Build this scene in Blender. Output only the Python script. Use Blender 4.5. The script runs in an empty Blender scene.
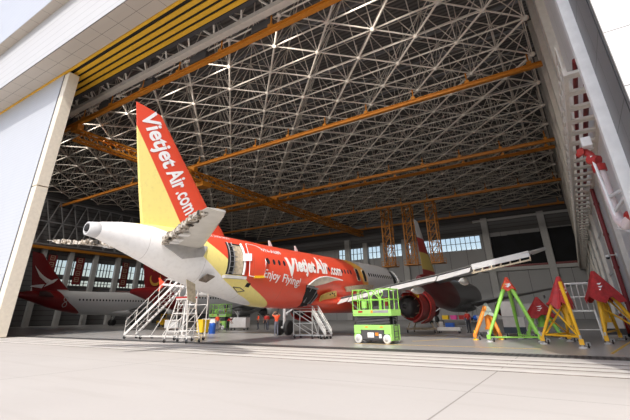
import bpy, bmesh, math, random
from mathutils import Vector, Matrix, noise as mnoise
random.seed(7)
C = bpy.context.scene.collection
S = bpy.context.scene
PI = math.pi
R = math.radians

# ------------------------------------------------------------------ camera
EYE = Vector((0, 0, 1.566))
F_PX = 380.678
pitch, yaw, roll = R(23.694), R(32.601), R(-0.728)
fw = Vector((-math.sin(yaw)*math.cos(pitch), math.cos(yaw)*math.cos(pitch), math.sin(pitch)))
rt = Vector((math.cos(yaw), math.sin(yaw), 0)); up = rt.cross(fw)
R2 = rt*math.cos(roll) + up*math.sin(roll); U2 = -rt*math.sin(roll) + up*math.cos(roll)
cd = bpy.data.cameras.new('camera'); cam = bpy.data.objects.new('camera', cd); C.objects.link(cam)
M = Matrix((R2, U2, -fw)).transposed().to_4x4(); M.translation = EYE
cam.matrix_world = M
cd.sensor_width = 36; cd.lens = F_PX/630*36; cd.shift_y = -62.4/630
cd.clip_end = 2000; cd.clip_start = .05
S.camera = cam

# ------------------------------------------------------------------ light
w = bpy.data.worlds.new('sky'); S.world = w; w.use_nodes = True
nt = w.node_tree; bg = nt.nodes['Background']
sk = nt.nodes.new('ShaderNodeTexSky'); sk.sky_type = 'NISHITA'; sk.sun_disc = False
sk.sun_elevation = R(51); sk.sun_rotation = R(180-21); sk.air_density = 1.0; sk.dust_density = 3.5; sk.ozone_density = 1.0
nt.links.new(sk.outputs[0], bg.inputs[0]); bg.inputs[1].default_value = 0.30
sl = bpy.data.lights.new('sun', 'SUN'); so = bpy.data.objects.new('sun', sl); C.objects.link(so)
sl.energy = 3.3; sl.angle = R(0.6); sl.color = (1.0, .955, .885)
SD = Vector((-0.385, 1.0, -1.31)).normalized()
so.rotation_euler = SD.to_track_quat('-Z', 'Y').to_euler(); so.location = (10, -20, 60)
vs = S.view_settings; S.display_settings.display_device = 'sRGB'
vs.view_transform = 'Standard'; vs.look = 'None'; vs.gamma = 1; vs.use_curve_mapping = False
vs.exposure = -0.22
# added fill lights behind the door header, put in to brighten the hall
for k in range(10):
    al = bpy.data.lights.new('added_fill_light', 'AREA'); al.shape = 'RECTANGLE'; al.size = 2.4; al.size_y = 1.2
    al.energy = 1050; al.color = (1.0, .94, .86); al.spread = R(85)
    ao = bpy.data.objects.new('added_fill_light', al); C.objects.link(ao)
    ao.location = (-92 + 9*k, 22.35, 27.35)
    ao.rotation_euler = Vector((0, 1, -.52)).to_track_quat('-Z', 'Y').to_euler()

# ------------------------------------------------------------------ helpers
def tag(o, label=None, cat=None, group=None, kind=None):
    if label: o['label'] = label
    if cat: o['category'] = cat
    if group: o['group'] = group
    if kind: o['kind'] = kind
    return o

def thing(name, label, cat, loc=(0,0,0), rz=0, group=None):
    o = bpy.data.objects.new(name, None); C.objects.link(o)
    o.location = loc; o.rotation_euler = (0,0,rz); o.empty_display_size = .2
    return tag(o, label, cat, group)

def copy_tree(o, parent=None):
    c = o.copy(); C.objects.link(c)
    if parent is not None: c.parent = parent
    for ch in list(o.children): copy_tree(ch, c)
    return c

def frame(d):
    d = Vector(d).normalized()
    a = Vector((0,0,1)) if abs(d.z) < .95 else Vector((1,0,0))
    x = d.cross(a).normalized(); return x, d.cross(x).normalized(), d

class MB:
    def __init__(s): s.v=[]; s.f=[]; s.mi=[]; s.sm=[]; s.m=0
    def add(s, v, f, smooth=False):
        n=len(s.v); s.v += [tuple(p) for p in v]
        for q in f: s.f.append(tuple(i+n for i in q)); s.mi.append(s.m); s.sm.append(smooth)
        return s
    def box(s, lo, hi):
        x0,y0,z0=lo; x1,y1,z1=hi
        return s.add([(x0,y0,z0),(x1,y0,z0),(x1,y1,z0),(x0,y1,z0),(x0,y0,z1),(x1,y0,z1),(x1,y1,z1),(x0,y1,z1)],
            [(0,3,2,1),(4,5,6,7),(0,1,5,4),(1,2,6,5),(2,3,7,6),(3,0,4,7)])
    def bar(s, p, q, w_, h=None, side=None):
        p=Vector(p); q=Vector(q); h=h or w_; d=(q-p)
        if d.length<1e-6: return s
        d.normalize()
        if side is None: x,y,_=frame(d)
        else:
            x=Vector(side); x=(x-d*x.dot(d)).normalized(); y=d.cross(x)
        x=x*w_/2; y=y*h/2
        return s.add([p-x-y,p+x-y,p+x+y,p-x+y,q-x-y,q+x-y,q+x+y,q-x+y],
            [(0,3,2,1),(4,5,6,7),(0,1,5,4),(1,2,6,5),(2,3,7,6),(3,0,4,7)])
    def tube(s, p, q, r, n=8, r2=None, caps=True):
        p=Vector(p); q=Vector(q); r2=r if r2 is None else r2
        if (q-p).length<1e-6: return s
        x,y,d=frame(q-p); v=[]
        for c,rr in ((p,r),(q,r2)):
            for k in range(n):
                a=2*PI*k/n; v.append(c+x*(rr*math.cos(a))+y*(rr*math.sin(a)))
        s.add(v,[(k,(k+1)%n,n+(k+1)%n,n+k) for k in range(n)],n>5)
        if caps: s.add(v,[tuple(range(n))[::-1],tuple(range(n,2*n))])
        return s
    def path(s, pts, r, n=8):
        for a,b in zip(pts[:-1],pts[1:]): s.tube(a,b,r,n)
        for p in pts[1:-1]: s.ball(p,r,n,max(4,n//2))
        return s
    def loft(s, rings, caps=True, smooth=True):
        n=len(rings[0]); v=[p for r_ in rings for p in r_]; f=[]
        for i in range(len(rings)-1):
            for k in range(n): f.append((i*n+k,i*n+(k+1)%n,(i+1)*n+(k+1)%n,(i+1)*n+k))
        s.add(v,f,smooth)
        if caps:
            m=(len(rings)-1)*n
            s.add(v,[tuple(range(n))[::-1],tuple(range(m,m+n))])
        return s
    def lathe(s, prof, o=(0,0,0), d=(0,0,1), n=20, caps=True):
        o=Vector(o); x,y,d=frame(d)
        return s.loft([[o+d*t+x*(r*math.cos(2*PI*k/n))+y*(r*math.sin(2*PI*k/n)) for k in range(n)] for t,r in prof],caps)
    def ball(s, c, r, nu=10, nv=6, sc=(1,1,1)):
        c=Vector(c); v=[];f=[]
        v.append(c+Vector((0,0,r*sc[2])))
        for i in range(1,nv):
            t=PI*i/nv
            for k in range(nu):
                a=2*PI*k/nu; v.append(c+Vector((r*sc[0]*math.sin(t)*math.cos(a),r*sc[1]*math.sin(t)*math.sin(a),r*sc[2]*math.cos(t))))
        v.append(c-Vector((0,0,r*sc[2])))
        for k in range(nu): f.append((0,1+k,1+(k+1)%nu))
        for i in range(nv-2):
            for k in range(nu): f.append((1+i*nu+k,1+(i+1)*nu+k,1+(i+1)*nu+(k+1)%nu,1+i*nu+(k+1)%nu))
        l=len(v)-1
        for k in range(nu): f.append((l,1+(nv-2)*nu+(k+1)%nu,1+(nv-2)*nu+k))
        return s.add(v,f,True)
    def prism(s, poly, off):
        n=len(poly); off=Vector(off); v=[Vector(p) for p in poly]+[Vector(p)+off for p in poly]
        return s.add(v,[tuple(range(n))[::-1],tuple(range(n,2*n))]+[(k,(k+1)%n,n+(k+1)%n,n+k) for k in range(n)])
    def build(s, name, mats, parent=None, bevel=0):
        me=bpy.data.meshes.new(name); me.from_pydata(s.v,[],s.f)
        if not isinstance(mats,(list,tuple)): mats=[mats]
        for m in mats: me.materials.append(m)
        me.polygons.foreach_set('material_index',s.mi); me.polygons.foreach_set('use_smooth',s.sm)
        bm=bmesh.new(); bm.from_mesh(me); bmesh.ops.recalc_face_normals(bm,faces=bm.faces); bm.to_mesh(me); bm.free()
        me.update()
        o=bpy.data.objects.new(name,me); C.objects.link(o)
        if parent is not None: o.parent=parent
        if bevel:
            b=o.modifiers.new('bevel','BEVEL'); b.width=bevel; b.segments=2; b.limit_method='ANGLE'
        return o

def struct(name, mb, m, label=None):
    o = mb.build(name, m); o['kind']='structure'
    if label: o['label']=label; 
    return o

# ------------------------------------------------------------------ materials
def mat(name, col, rough=.5, metal=0, var=.06, scale=3, spec=.5, bump=0):
    m=bpy.data.materials.new(name); m.use_nodes=True; t=m.node_tree; b=t.nodes['Principled BSDF']
    b.inputs['Roughness'].default_value=rough; b.inputs['Metallic'].default_value=metal
    b.inputs['Specular IOR Level'].default_value=spec
    co=t.nodes.new('ShaderNodeTexCoord'); nz=t.nodes.new('ShaderNodeTexNoise'); nz.inputs['Scale'].default_value=scale; nz.inputs['Detail'].default_value=5
    t.links.new(co.outputs['Object'],nz.inputs['Vector'])
    cr=t.nodes.new('ShaderNodeValToRGB'); cr.color_ramp.elements[0].position=.3; cr.color_ramp.elements[1].position=.7
    cr.color_ramp.elements[0].color=tuple(max(0,c*(1-var)) for c in col)+(1,)
    cr.color_ramp.elements[1].color=tuple(min(1,c*(1+var)) for c in col)+(1,)
    t.links.new(nz.outputs['Fac'],cr.inputs['Fac']); t.links.new(cr.outputs['Color'],b.inputs['Base Color'])
    if bump:
        bp=t.nodes.new('ShaderNodeBump'); bp.inputs['Strength'].default_value=bump; bp.inputs['Distance'].default_value=.02
        t.links.new(nz.outputs['Fac'],bp.inputs['Height']); t.links.new(bp.outputs[0],b.inputs['Normal'])
    return m

class NT:
    """small node wiring helper"""
    def __init__(s,m): s.t=m.node_tree; s.n=s.t.nodes; s.l=s.t.links
    def set(s,inp,v):
        if hasattr(v,'is_linked') or hasattr(v,'links'): s.l.new(v,inp)
        else: inp.default_value=v
    def math(s,op,a,b=0.0,c=0.0,clamp=False):
        q=s.n.new('ShaderNodeMath'); q.operation=op; q.use_clamp=clamp
        s.set(q.inputs[0],a); s.set(q.inputs[1],b); s.set(q.inputs[2],c); return q.outputs[0]
    def obj(s):
        c=s.n.new('ShaderNodeTexCoord'); x=s.n.new('ShaderNodeSeparateXYZ'); s.l.new(c.outputs['Object'],x.inputs[0]); return c,x.outputs
    def ramp(s,fac,pts,mode='LINEAR'):
        r_=s.n.new('ShaderNodeValToRGB'); e=r_.color_ramp; e.interpolation=mode
        while len(e.elements)<len(pts): e.elements.new(.5)
        for el,(p,c) in zip(e.elements,pts):
            el.position=p; el.color=(c,c,c,1) if not isinstance(c,tuple) else c+(1,)
        s.set(r_.inputs[0],fac); return r_.outputs[0]
    def mix(s,f,a,b):
        q=s.n.new('ShaderNodeMix'); q.data_type='RGBA'; s.set(q.inputs[0],f)
        s.set(q.inputs[6],a if not isinstance(a,tuple) else a+(1,)); s.set(q.inputs[7],b if not isinstance(b,tuple) else b+(1,)); return q.outputs[2]
    def noise(s,scale,detail=4,vec=None):
        q=s.n.new('ShaderNodeTexNoise'); q.inputs['Scale'].default_value=scale; q.inputs['Detail'].default_value=detail
        if vec is not None: s.l.new(vec,q.inputs['Vector'])
        return q.outputs['Fac']

def newmat(name,rough=.5,metal=0,spec=.5):
    m=bpy.data.materials.new(name); m.use_nodes=True; b=m.node_tree.nodes['Principled BSDF']
    b.inputs['Roughness'].default_value=rough; b.inputs['Metallic'].default_value=metal; b.inputs['Specular IOR Level'].default_value=spec
    return m,NT(m),b

WHITE=(.80,.80,.80); RED=(.62,.035,.022); YEL=(.80,.62,.13)
M_={}
M_['white']=mat('white paint',(.78,.77,.75),.45)
M_['cream']=mat('cream paint',(.74,.68,.57),.5)
M_['offwhite']=mat('space frame paint',(.74,.68,.60),.5,var=.08)
M_['chord']=mat('pale chord paint',(.62,.58,.52),.5)
M_['grey']=mat('grey paint',(.30,.30,.31),.5)
M_['lgrey']=mat('light grey paint',(.52,.52,.52),.5)
M_['dgrey']=mat('dark grey',(.07,.07,.075),.55)
M_['black']=mat('black rubber',(.018,.018,.019),.7)
M_['void']=mat('near black fill',(.012,.012,.013),.8)
M_['crane']=mat('orange crane paint',(.52,.19,.015),.5,var=.1)
M_['track']=mat('yellow track paint',(.80,.45,.03),.5,var=.1)
M_['red']=mat('red paint',(.40,.025,.02),.4)
M_['darkred']=mat('dark red paint',(.20,.016,.018),.45)
M_['canvas']=mat('dark red canvas',(.44,.032,.034),.55,var=.22,scale=5,bump=.5)
M_['canvas2']=mat('orange red canvas',(.72,.075,.03),.5,var=.12,scale=5,bump=.4)
M_['canvasg']=mat('grey green canvas',(.34,.40,.34),.7,var=.2,scale=6,bump=.4)
M_['green']=mat('lime green paint',(.30,.66,.10),.4,var=.05)
M_['lgreen']=mat('pale lime paint',(.36,.70,.17),.4,var=.06)
M_['yellow']=mat('yellow jack paint',(.86,.48,.02),.4,var=.08)
M_['orange']=mat('orange paint',(.80,.27,.03),.45,var=.08)
M_['alu']=mat('bare aluminium',(.62,.62,.61),.35,.6,var=.1)
M_['steel']=mat('steel',(.32,.32,.33),.4,.7,var=.1)
M_['blue']=mat('blue plastic',(.02,.11,.50),.45)
M_['yplastic']=mat('yellow plastic',(.80,.52,.02),.45)
M_['pink']=mat('pink plastic',(.65,.06,.28),.5)
M_['primer']=mat('yellow primer',(.62,.45,.12),.5,var=.15)
M_['tan']=mat('tan lining',(.50,.42,.30),.6,var=.25,scale=6)
M_['brown']=mat('grimy metal',(.16,.13,.10),.6,var=.6,scale=4)
M_['skin']=mat('skin',(.45,.27,.18),.6)
M_['hair']=mat('black hair',(.015,.012,.01),.6)
M_['vest']=mat('orange red vest',(.85,.10,.03),.7)
M_['redvest']=mat('red work shirt',(.55,.04,.03),.7)
M_['trouser']=mat('grey blue trousers',(.16,.17,.22),.8)
M_['darkcloth']=mat('dark trousers',(.04,.045,.06),.8)
M_['rubwhite']=mat('white wheel',(.70,.70,.68),.5)
M_['strip']=mat('white cladding',(.80,.80,.79),.4)
M_['gold']=mat('gold logo paint',(.62,.36,.06),.4)
M_['text']=mat('white lettering',(.86,.86,.86),.4,var=.01)
M_['curtain']=mat('dark opening curtain',(.006,.007,.010),.8,var=.5,scale=.4)

def glass():
    m=bpy.data.materials.new('window glass'); m.use_nodes=True; t=m.node_tree
    for n_ in list(t.nodes):
        if n_.type!='OUTPUT_MATERIAL': t.nodes.remove(n_)
    out=[n_ for n_ in t.nodes][0]
    a=t.nodes.new('ShaderNodeBsdfTransparent'); a.inputs[0].default_value=(.99,.97,.94,1)
    g=t.nodes.new('ShaderNodeBsdfGlossy'); g.inputs['Roughness'].default_value=.08
    x=t.nodes.new('ShaderNodeMixShader'); x.inputs[0].default_value=.07
    nz=t.nodes.new('ShaderNodeTexNoise'); nz.inputs['Scale'].default_value=.6
    mr=t.nodes.new('ShaderNodeMapRange'); mr.inputs[3].default_value=.04; mr.inputs[4].default_value=.12
    t.links.new(nz.outputs['Fac'],mr.inputs[0]); t.links.new(mr.outputs[0],x.inputs[0])
    t.links.new(a.outputs[0],x.inputs[1]); t.links.new(g.outputs[0],x.inputs[2]); t.links.new(x.outputs[0],out.inputs[0])
    return m
M_['glass']=glass()

def stripes(name,col,axis,period,gap,dark,rough=.5,axis2=None,period2=1,gap2=.02,off2=0,var=.04):
    """panel material: thin seams across one or two axes"""
    m,q,b=newmat(name,rough); c,x=q.obj()
    f=q.math('LESS_THAN',q.math('FRACT',q.math('DIVIDE',x[axis],period)),gap/period)
    if axis2 is not None:
        g=q.math('LESS_THAN',q.math('FRACT',q.math('DIVIDE',q.math('ADD',x[axis2],off2),period2)),gap2/period2)
        f=q.math('MAXIMUM',f,g)
    nz=q.noise(.35,4,c.outputs['Object'])
    base=q.mix(nz,tuple(v*(1-var) for v in col),tuple(min(1,v*(1+var)) for v in col))
    q.l.new(q.mix(f,base,tuple(v*dark for v in col)),b.inputs['Base Color'])
    return m

# concrete apron
def concrete():
    m,q,b=newmat('apron concrete',.85,spec=.2); c,x=q.obj()
    n1=q.noise(.25,6,c.outputs['Object']); n2=q.noise(9,5,c.outputs['Object'])
    base=q.mix(n1,(.435,.41,.385),(.52,.495,.465))
    mp=q.n.new('ShaderNodeMapping'); mp.inputs['Scale'].default_value=(.12,1.2,1); q.l.new(c.outputs['Object'],mp.inputs[0])
    n3=q.noise(1.2,6,mp.outputs[0])
    base=q.mix(q.math('MULTIPLY',q.ramp(n3,[(.52,0.0),(.70,1.0)]),.35),base,(.40,.37,.34))
    base=q.mix(q.math('MULTIPLY',n2,.18),base,(.36,.335,.31))
    sx=q.math('LESS_THAN',q.math('FRACT',q.math('DIVIDE',q.math('ADD',x[0],2.50),11.68)),.0032)
    sy=q.math('LESS_THAN',q.math('FRACT',q.math('DIVIDE',q.math('ADD',x[1],-9.9),6.5)),.0035)
    base=q.mix(q.math('MULTIPLY',q.math('MAXIMUM',sx,sy),.75),base,(.22,.20,.18))
    q.l.new(base,b.inputs['Base Color']); return m
def epoxy():
    m,q,b=newmat('hangar epoxy floor',.22,spec=.45); c,x=q.obj()
    n1=q.noise(.3,5,c.outputs['Object']); n2=q.noise(4,4,c.outputs['Object'])
    base=q.mix(n1,(.36,.352,.34),(.43,.42,.405))
    base=q.mix(q.math('MULTIPLY',n2,.12),base,(.2,.195,.19))
    q.l.new(base,b.inputs['Base Color'])
    b.inputs['Roughness'].default_value=.27; return m
M_['kerb']=mat('pale rail bed concrete',(.56,.54,.51),.8,var=.08,scale=1,spec=.2)
M_['concrete']=concrete(); M_['epoxy']=epoxy()
M_['soffit']=stripes('beige soffit panels',(.52,.465,.40),0,2.9,.05,.35,.6,1,1.28,.045,-13.0)
M_['fascia']=stripes('white ribbed fascia',(.53,.53,.535),2,1.15,.10,.80,.5)
M_['fascia2']=stripes('white blue ribbed fascia',(.50,.525,.58),2,.8,.06,.88,.5)
M_['leaf']=stripes('white door leaf panels',(.50,.52,.56),2,.36,.05,.90,.45,0,9.2,.05,44)
M_['reveal']=stripes('grey reveal panels',(.17,.167,.168),2,2.2,.04,.25,.5,1,1.29,.03,-11.54)
M_['facade']=stripes('white facade panels',(.74,.735,.73),2,1.7,.036,.25,.45,0,8.0,.02,-2.18)
M_['deck']=stripes('corrugated roof deck',(.17,.163,.155),1,.62,.30,.55,.6)
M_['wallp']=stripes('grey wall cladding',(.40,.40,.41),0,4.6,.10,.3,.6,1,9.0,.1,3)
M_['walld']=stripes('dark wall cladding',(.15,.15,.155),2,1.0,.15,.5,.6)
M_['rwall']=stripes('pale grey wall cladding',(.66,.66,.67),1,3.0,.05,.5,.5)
M_['grate']=stripes('drain grating',(.10,.10,.10),0,.22,.10,.3,.6,1,.2,.06)

# ------------------------------------------------------------------ setting: ground
DY=19.55
struct('apron',MB().box((-260,-90,-.4),(120,18.2,0)),M_['concrete'])
struct('floor',MB().box((-101,19.62,-.4),(4,113,0)),M_['epoxy'])
struct('threshold_drain',MB().box((-120,18.2,-.4),(30,19.62,-.004)),M_['grate'])
g_=MB()
for y0 in (13.55,14.62,15.5,16.6): g_.box((-120,y0,-.1),(14,y0+.10,.006)); 
struct('trim_1',g_,M_['brown'])
for k,y0 in enumerate((13.7,14.76,15.65,16.75)): struct('trim_%d'%(50+k),MB().box((-120,y0,-.1),(14,y0+.5,.005)),M_['kerb'])
fl=MB()
for (x0,y0,x1,y1) in ((-9.2,25.2,-7.4,29),(-11.6,22.2,-2,22.2),(.6,21,2.4,33),(-30,32,-6,32)):
    fl.bar((x0,y0,.002),(x1,y1,.002),.006,.12,side=(0,0,1))
struct('floor_marking',fl,mat('yellow floor line',(.55,.36,.04),.5,var=.3,scale=8))
struct('ground',MB().box((-600,113.6,-.8),(500,900,-.3)).box((-600,-90,-.8),(-260,113.6,-.3)),mat('far ground',(.22,.24,.18),.9))

# ------------------------------------------------------------------ setting: hangar shell
ZT=28.0
struct('ceiling',MB().box((-101,19.9,36.0),(4,113,36.5)),M_['deck'])
rb=MB()
for k in range(18): rb.bar((-101,22+k*5.2,35.85),(3.6,22+k*5.2,35.85),.22,.3)
struct('roof_purlins',rb,M_['grey'])
# lintel: fascia, soffit and the upper step
struct('fascia',MB().box((-140,13.0,ZT+.02),(2.14,13.25,35.6)),M_['fascia'])
struct('soffit',MB().box((-140,13.0,ZT),(2.14,15.55,ZT+.12)),M_['soffit'])
struct('upper_soffit',MB().box((-140,11.95,35.5),(2.14,13.2,35.62)),M_['soffit'])
struct('upper_fascia',MB().box((-140,11.9,35.55),(2.14,12.15,52)),M_['fascia2'])
struct('lintel_core',MB().box((-140,13.3,ZT+.75),(3.0,20.2,51)),M_['dgrey'])
# five yellow door tracks
for k,(y0,y1,z0) in enumerate(((15.58,15.86,ZT-.12),(16.34,16.80,ZT),(17.10,17.56,ZT),(17.86,18.32,ZT),(18.62,19.08,ZT))):
    struct('trim_%d'%(k+2),MB().box((-140,y0,z0),(2.9,y1,ZT+.10)),M_['track'])
struct('track_gap_shade',MB().box((-140,15.9,ZT+.16),(2.9,19.3,ZT+.7)),M_['void'])  # near-black sheet added so the gaps between tracks read as shade
# large pale edge chord with struts up to the frame
ch=MB().box((-100,20.75,27.75),(2.9,21.5,28.3))
for k in range(27):
    x=-98+k*3.8
    ch.bar((x,21.1,28.2),(x+1.5,19.4,29.4),.16); ch.bar((x,21.1,28.2),(x-1.5,19.4,29.4),.16); ch.bar((x,21.1,28.2),(x,23.4,31),.16)
struct('edge_chord',ch,M_['chord'])
lh=MB()
for k in range(10):
    x=-92+9*k; lh.box((x-1.25,21.8,26.9),(x+1.25,22.28,27.85))
struct('added_fill_housing',lh,M_['dgrey'])  # housings made up to go with the added fill lights
# left sliding door leaf
lf=thing('hangar_door_leaf','tall white sliding hangar door leaf at the left edge','door',(-43.6,16.2,0)); lf['kind']='structure'
MB().box((-70,-.45,.05),(-1.5,.45,ZT-.1)).build('door_panel',M_['leaf'],lf)
MB().box((-1.5,-.40,.05),(-1.05,.3,ZT-.1)).build('gasket',M_['black'],lf)
j=MB()
for z0,z1 in ((0.05,13.9),(14.0,ZT-.35)): j.box((-1.05,-.5,z0),(0,.62,z1))
j.build('edge_post',M_['cream'],lf,bevel=.03)
ns=MB().box((-.9,-.53,2.2),(-.2,-.5,3.4)); ns.build('notice_board',M_['white'],lf)
MB().box((-.85,-.545,2.3),(-.5,-.53,2.7)).build('red_notice',M_['red'],lf)
MB().box((-.85,-.545,2.85),(-.3,-.53,3.3)).build('blue_notice',M_['lgrey'],lf)

# right tower (end of the facade) with reveal and white post
struct('wall_facade',MB().box((2.18,11.26,0),(30,11.54,52)),M_['facade'])
struct('facade_reveal',MB().box((2.155,11.54,0),(2.5,14.13,52)),M_['reveal'])
struct('tower_core',MB().box((2.5,11.54,0),(30,14.6,51.5)),M_['rwall'])
struct('corner_post',MB().box((1.812,14.13,0),(2.5,14.6,51.5)),M_['strip'])
struct('wall_right',MB().box((3.0,14.6,0),(3.6,113,36)),M_['rwall'])
for k in range(10):
    y=29.5+9*k
    struct('trim_%d'%(10+k),MB().box((2.45,y,10.8),(3.0,y+1.2,36)).box((2.72,y,0),(3.0,y+1.2,10.8)),M_['chord'] if k else M_['chord'])
# service walkway along the right wall
wk=MB().box((1.55,17,10.6),(1.72,112,10.95)).box((2.82,17,10.6),(3.0,112,10.95))
y=17
while y<112: wk.box((1.72,y,10.62),(2.82,y+.45,10.75)); y+=1.7
for k in range(62):
    y=17+k*1.54
    wk.bar((1.6,y,10.9),(1.6,y,12.1),.06); wk.bar((1.6,y,10.95),(1.6,y+1.54,12.05),.04)
wk.bar((1.6,17,12.1),(1.6,112,12.1),.07); wk.bar((1.6,17,11.5),(1.6,112,11.5),.05)
struct('wall_walkway',wk,M_['chord'])
struct('walkway_pipes',MB().tube((2.1,17,11.2),(2.1,112,11.2),.10,8).tube((2.55,17,11.3),(2.55,112,11.3),.13,8),M_['darkred'])
pp=MB().tube((2.80,36.6,0),(2.80,36.6,10.5),.15,10)
for z in (2,4.4,6.8,9.2): pp.tube((2.80,36.6,z),(2.80,36.6,z+.18),.19,10)
tag(pp.build('fire_pipe',M_['darkred']),'dark red vertical pipe running up the pale right wall','pipe')
wb=MB()
for z in (1.2,4.6,8.1): wb.box((2.9,37.6,z),(3.0,112,z+.2))
struct('wall_rails',wb,M_['rwall'])

# back wall: cladding, ledge, columns, windows, dark openings
YB=112.0
bw=MB().box((-101,YB,0),(3.6,YB+.6,17.2)).box((-101,YB,20.9),(3.6,YB+.6,36))
bw.box((-19,YB,17.2),(3.6,YB+.6,20.9)).box((-101,YB,17.2),(-63,YB+.6,20.9)).box((-38.6,YB,17.2),(-34.8,YB+.6,20.9))
struct('wall_back',bw,M_['wallp'])
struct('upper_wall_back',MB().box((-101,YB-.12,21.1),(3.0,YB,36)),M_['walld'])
struct('trim_20',MB().box((-20,YB-1.0,11.2),(3.0,YB,12.0)).box((-20,YB-1.0,24.1),(3.0,YB-.4,24.7)),M_['lgrey'])
struct('trim_21',MB().box((-19,YB-1.02,12.0),(2.9,YB-.2,12.5)),M_['darkred'])
for k,x in enumerate((-17.9,-4.4)):
    struct('trim_%d'%(22+k),MB().box((x,YB-1.3,0),(x+1.55,YB,25.0)),M_['lgrey'])
for k,(x,w_,zt) in enumerate(((-60,1.7,23.5),(-53.6,1.5,22),(-47.6,1.5,21.5),(-40.8,1.6,21.8))):
    struct('trim_%d'%(24+k),MB().box((x,YB-1.2,0),(x+w_,YB,zt)),M_['lgrey'])
struct('door_1',MB().box((-16.3,YB-.3,12.6),(-4.5,YB-.05,20.0)),M_['curtain'])
struct('door_2',MB().box((-2.8,YB-.3,12.6),(2.4,YB-.05,20.7)),M_['curtain'])
def window(n,lo,hi,axis,step):
    """glazed opening with mullions; axis 0 = along X, 1 = along Y"""
    g=MB(); mm=MB(); 
    if axis==0:
        y=lo[1]; g.box((lo[0],y+.28,lo[2]),(hi[0],y+.32,hi[2])); x=lo[0]
        while x<=hi[0]+.01: mm.box((x-.06,y+.15,lo[2]),(x+.06,y+.45,hi[2])); x+=step
        for z in (lo[2],(lo[2]+hi[2])/2,hi[2]-.1): mm.box((lo[0],y+.15,z),(hi[0],y+.45,z+.1))
    else:
        x=lo[0]; g.box((x-.32,lo[1],lo[2]),(x-.28,hi[1],hi[2])); y=lo[1]
        while y<=hi[1]+.01: mm.box((x-.45,y-.05,lo[2]),(x-.15,y+.05,hi[2])); y+=step
        for z in (lo[2],(lo[2]+hi[2])/2,hi[2]-.1): mm.box((x-.45,lo[1],z),(x-.15,hi[1],z+.1))
    o=mm.build('window_%d'%n,M_['dgrey']); o['kind']='structure'
    g.build('pane',M_['glass'],o)
wn=1
for (x0,x1) in ((-63,-55),(-55,-47),(-47,-38.6),(-34.8,-26.9),(-26.9,-19)):
    window(wn,(x0,YB,17.2),(x1,YB,20.9),0,(x1-x0)/6); wn+=1
struct('window_strip_frame',MB().box((-12.2,YB-.2,20.0),(-4.4,YB-.05,20.15)),M_['dgrey'])

# left wall at x = -100: columns, window bands, banners
XL=-100.0
lw=MB()
for z0,z1 in ((0,8.45),(9.85,10.7),(14.1,36)): lw.box((XL-.6,19,z0),(XL,113,z1))
lw.box((XL-.6,19,8.45),(XL,40.7,9.85)).box((XL-.6,19,10.7),(XL,40.7,14.1)).box((XL-.6,80,8.45),(XL,113,9.85)).box((XL-.6,80,10.7),(XL,113,14.1))
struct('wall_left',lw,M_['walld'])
cy=[40.6+5.95*k for k in range(8)]
for k,y in enumerate(cy):
    struct('trim_%d'%(30+k),MB().box((XL,y,0),(XL+.9,y+1.05,16.4)),M_['lgrey'])
    if k<7:
        window(wn,(XL,y+1.05,8.45),(XL,y+5.95,9.85),1,.82); wn+=1
        window(wn,(XL,y+1.05,10.7),(XL,y+5.95,14.1),1,.82); wn+=1
struct('trim_40',MB().box((XL,20,15.9),(XL+1.4,112,16.5)),M_['crane'])
for k,(y,nn) in enumerate(((43.0,0),(49.2,1),(61.0,2))):
    lab=('red vertical banner on the far left wall, nearest the red bird-tailed airliner','red vertical banner with four pale squares, middle one of the three','red vertical banner on the far wall just left of the gold-swirl tail')[nn]
    b=thing('banner',lab,'banner',(XL+.95,y,8.7),0,'red banners on the far left wall')
    MB().box((0,-.95,0),(.06,.95,6.1)).build('cloth',M_['darkred'],b)
    for yy in (-.8,.8): MB().bar((.03,yy,6.1),(.03,yy,7.2),.04).build('hanging_cord',M_['dgrey'],b)
    sq=MB()
    for i in range(4):
        z=.6+i*1.45
        for (a,c) in (((-.5,z),(.5,z+.12)),((-.5,z+.9),(.5,z+1.02)),((-.5,z),(-.38,z+1.02)),((.38,z),(.5,z+1.02)),((-.3,z+.45),(.3,z+.56))):
            sq.box((.06,a[0],a[1]),(.075,c[0],c[1]))
    sq.build('characters',M_['tan'],b)
# wall trusses above the window bands
wt=MB()
for k in range(30):
    y=20+k*3.1
    wt.bar((XL+1,y,17),(XL+1,y+1.55,22),.2); wt.bar((XL+1,y+1.55,22),(XL+1,y+3.1,17),.2); wt.bar((XL+1,y+1.55,22),(XL+1,y+3.1,27),.2); wt.bar((XL+1,y+1.55,22),(XL+1,y,27),.2)
for z in (17,22,27): wt.bar((XL+1,20,z),(XL+1,112,z),.25)
struct('wall_truss',wt,M_['grey'])

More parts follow.
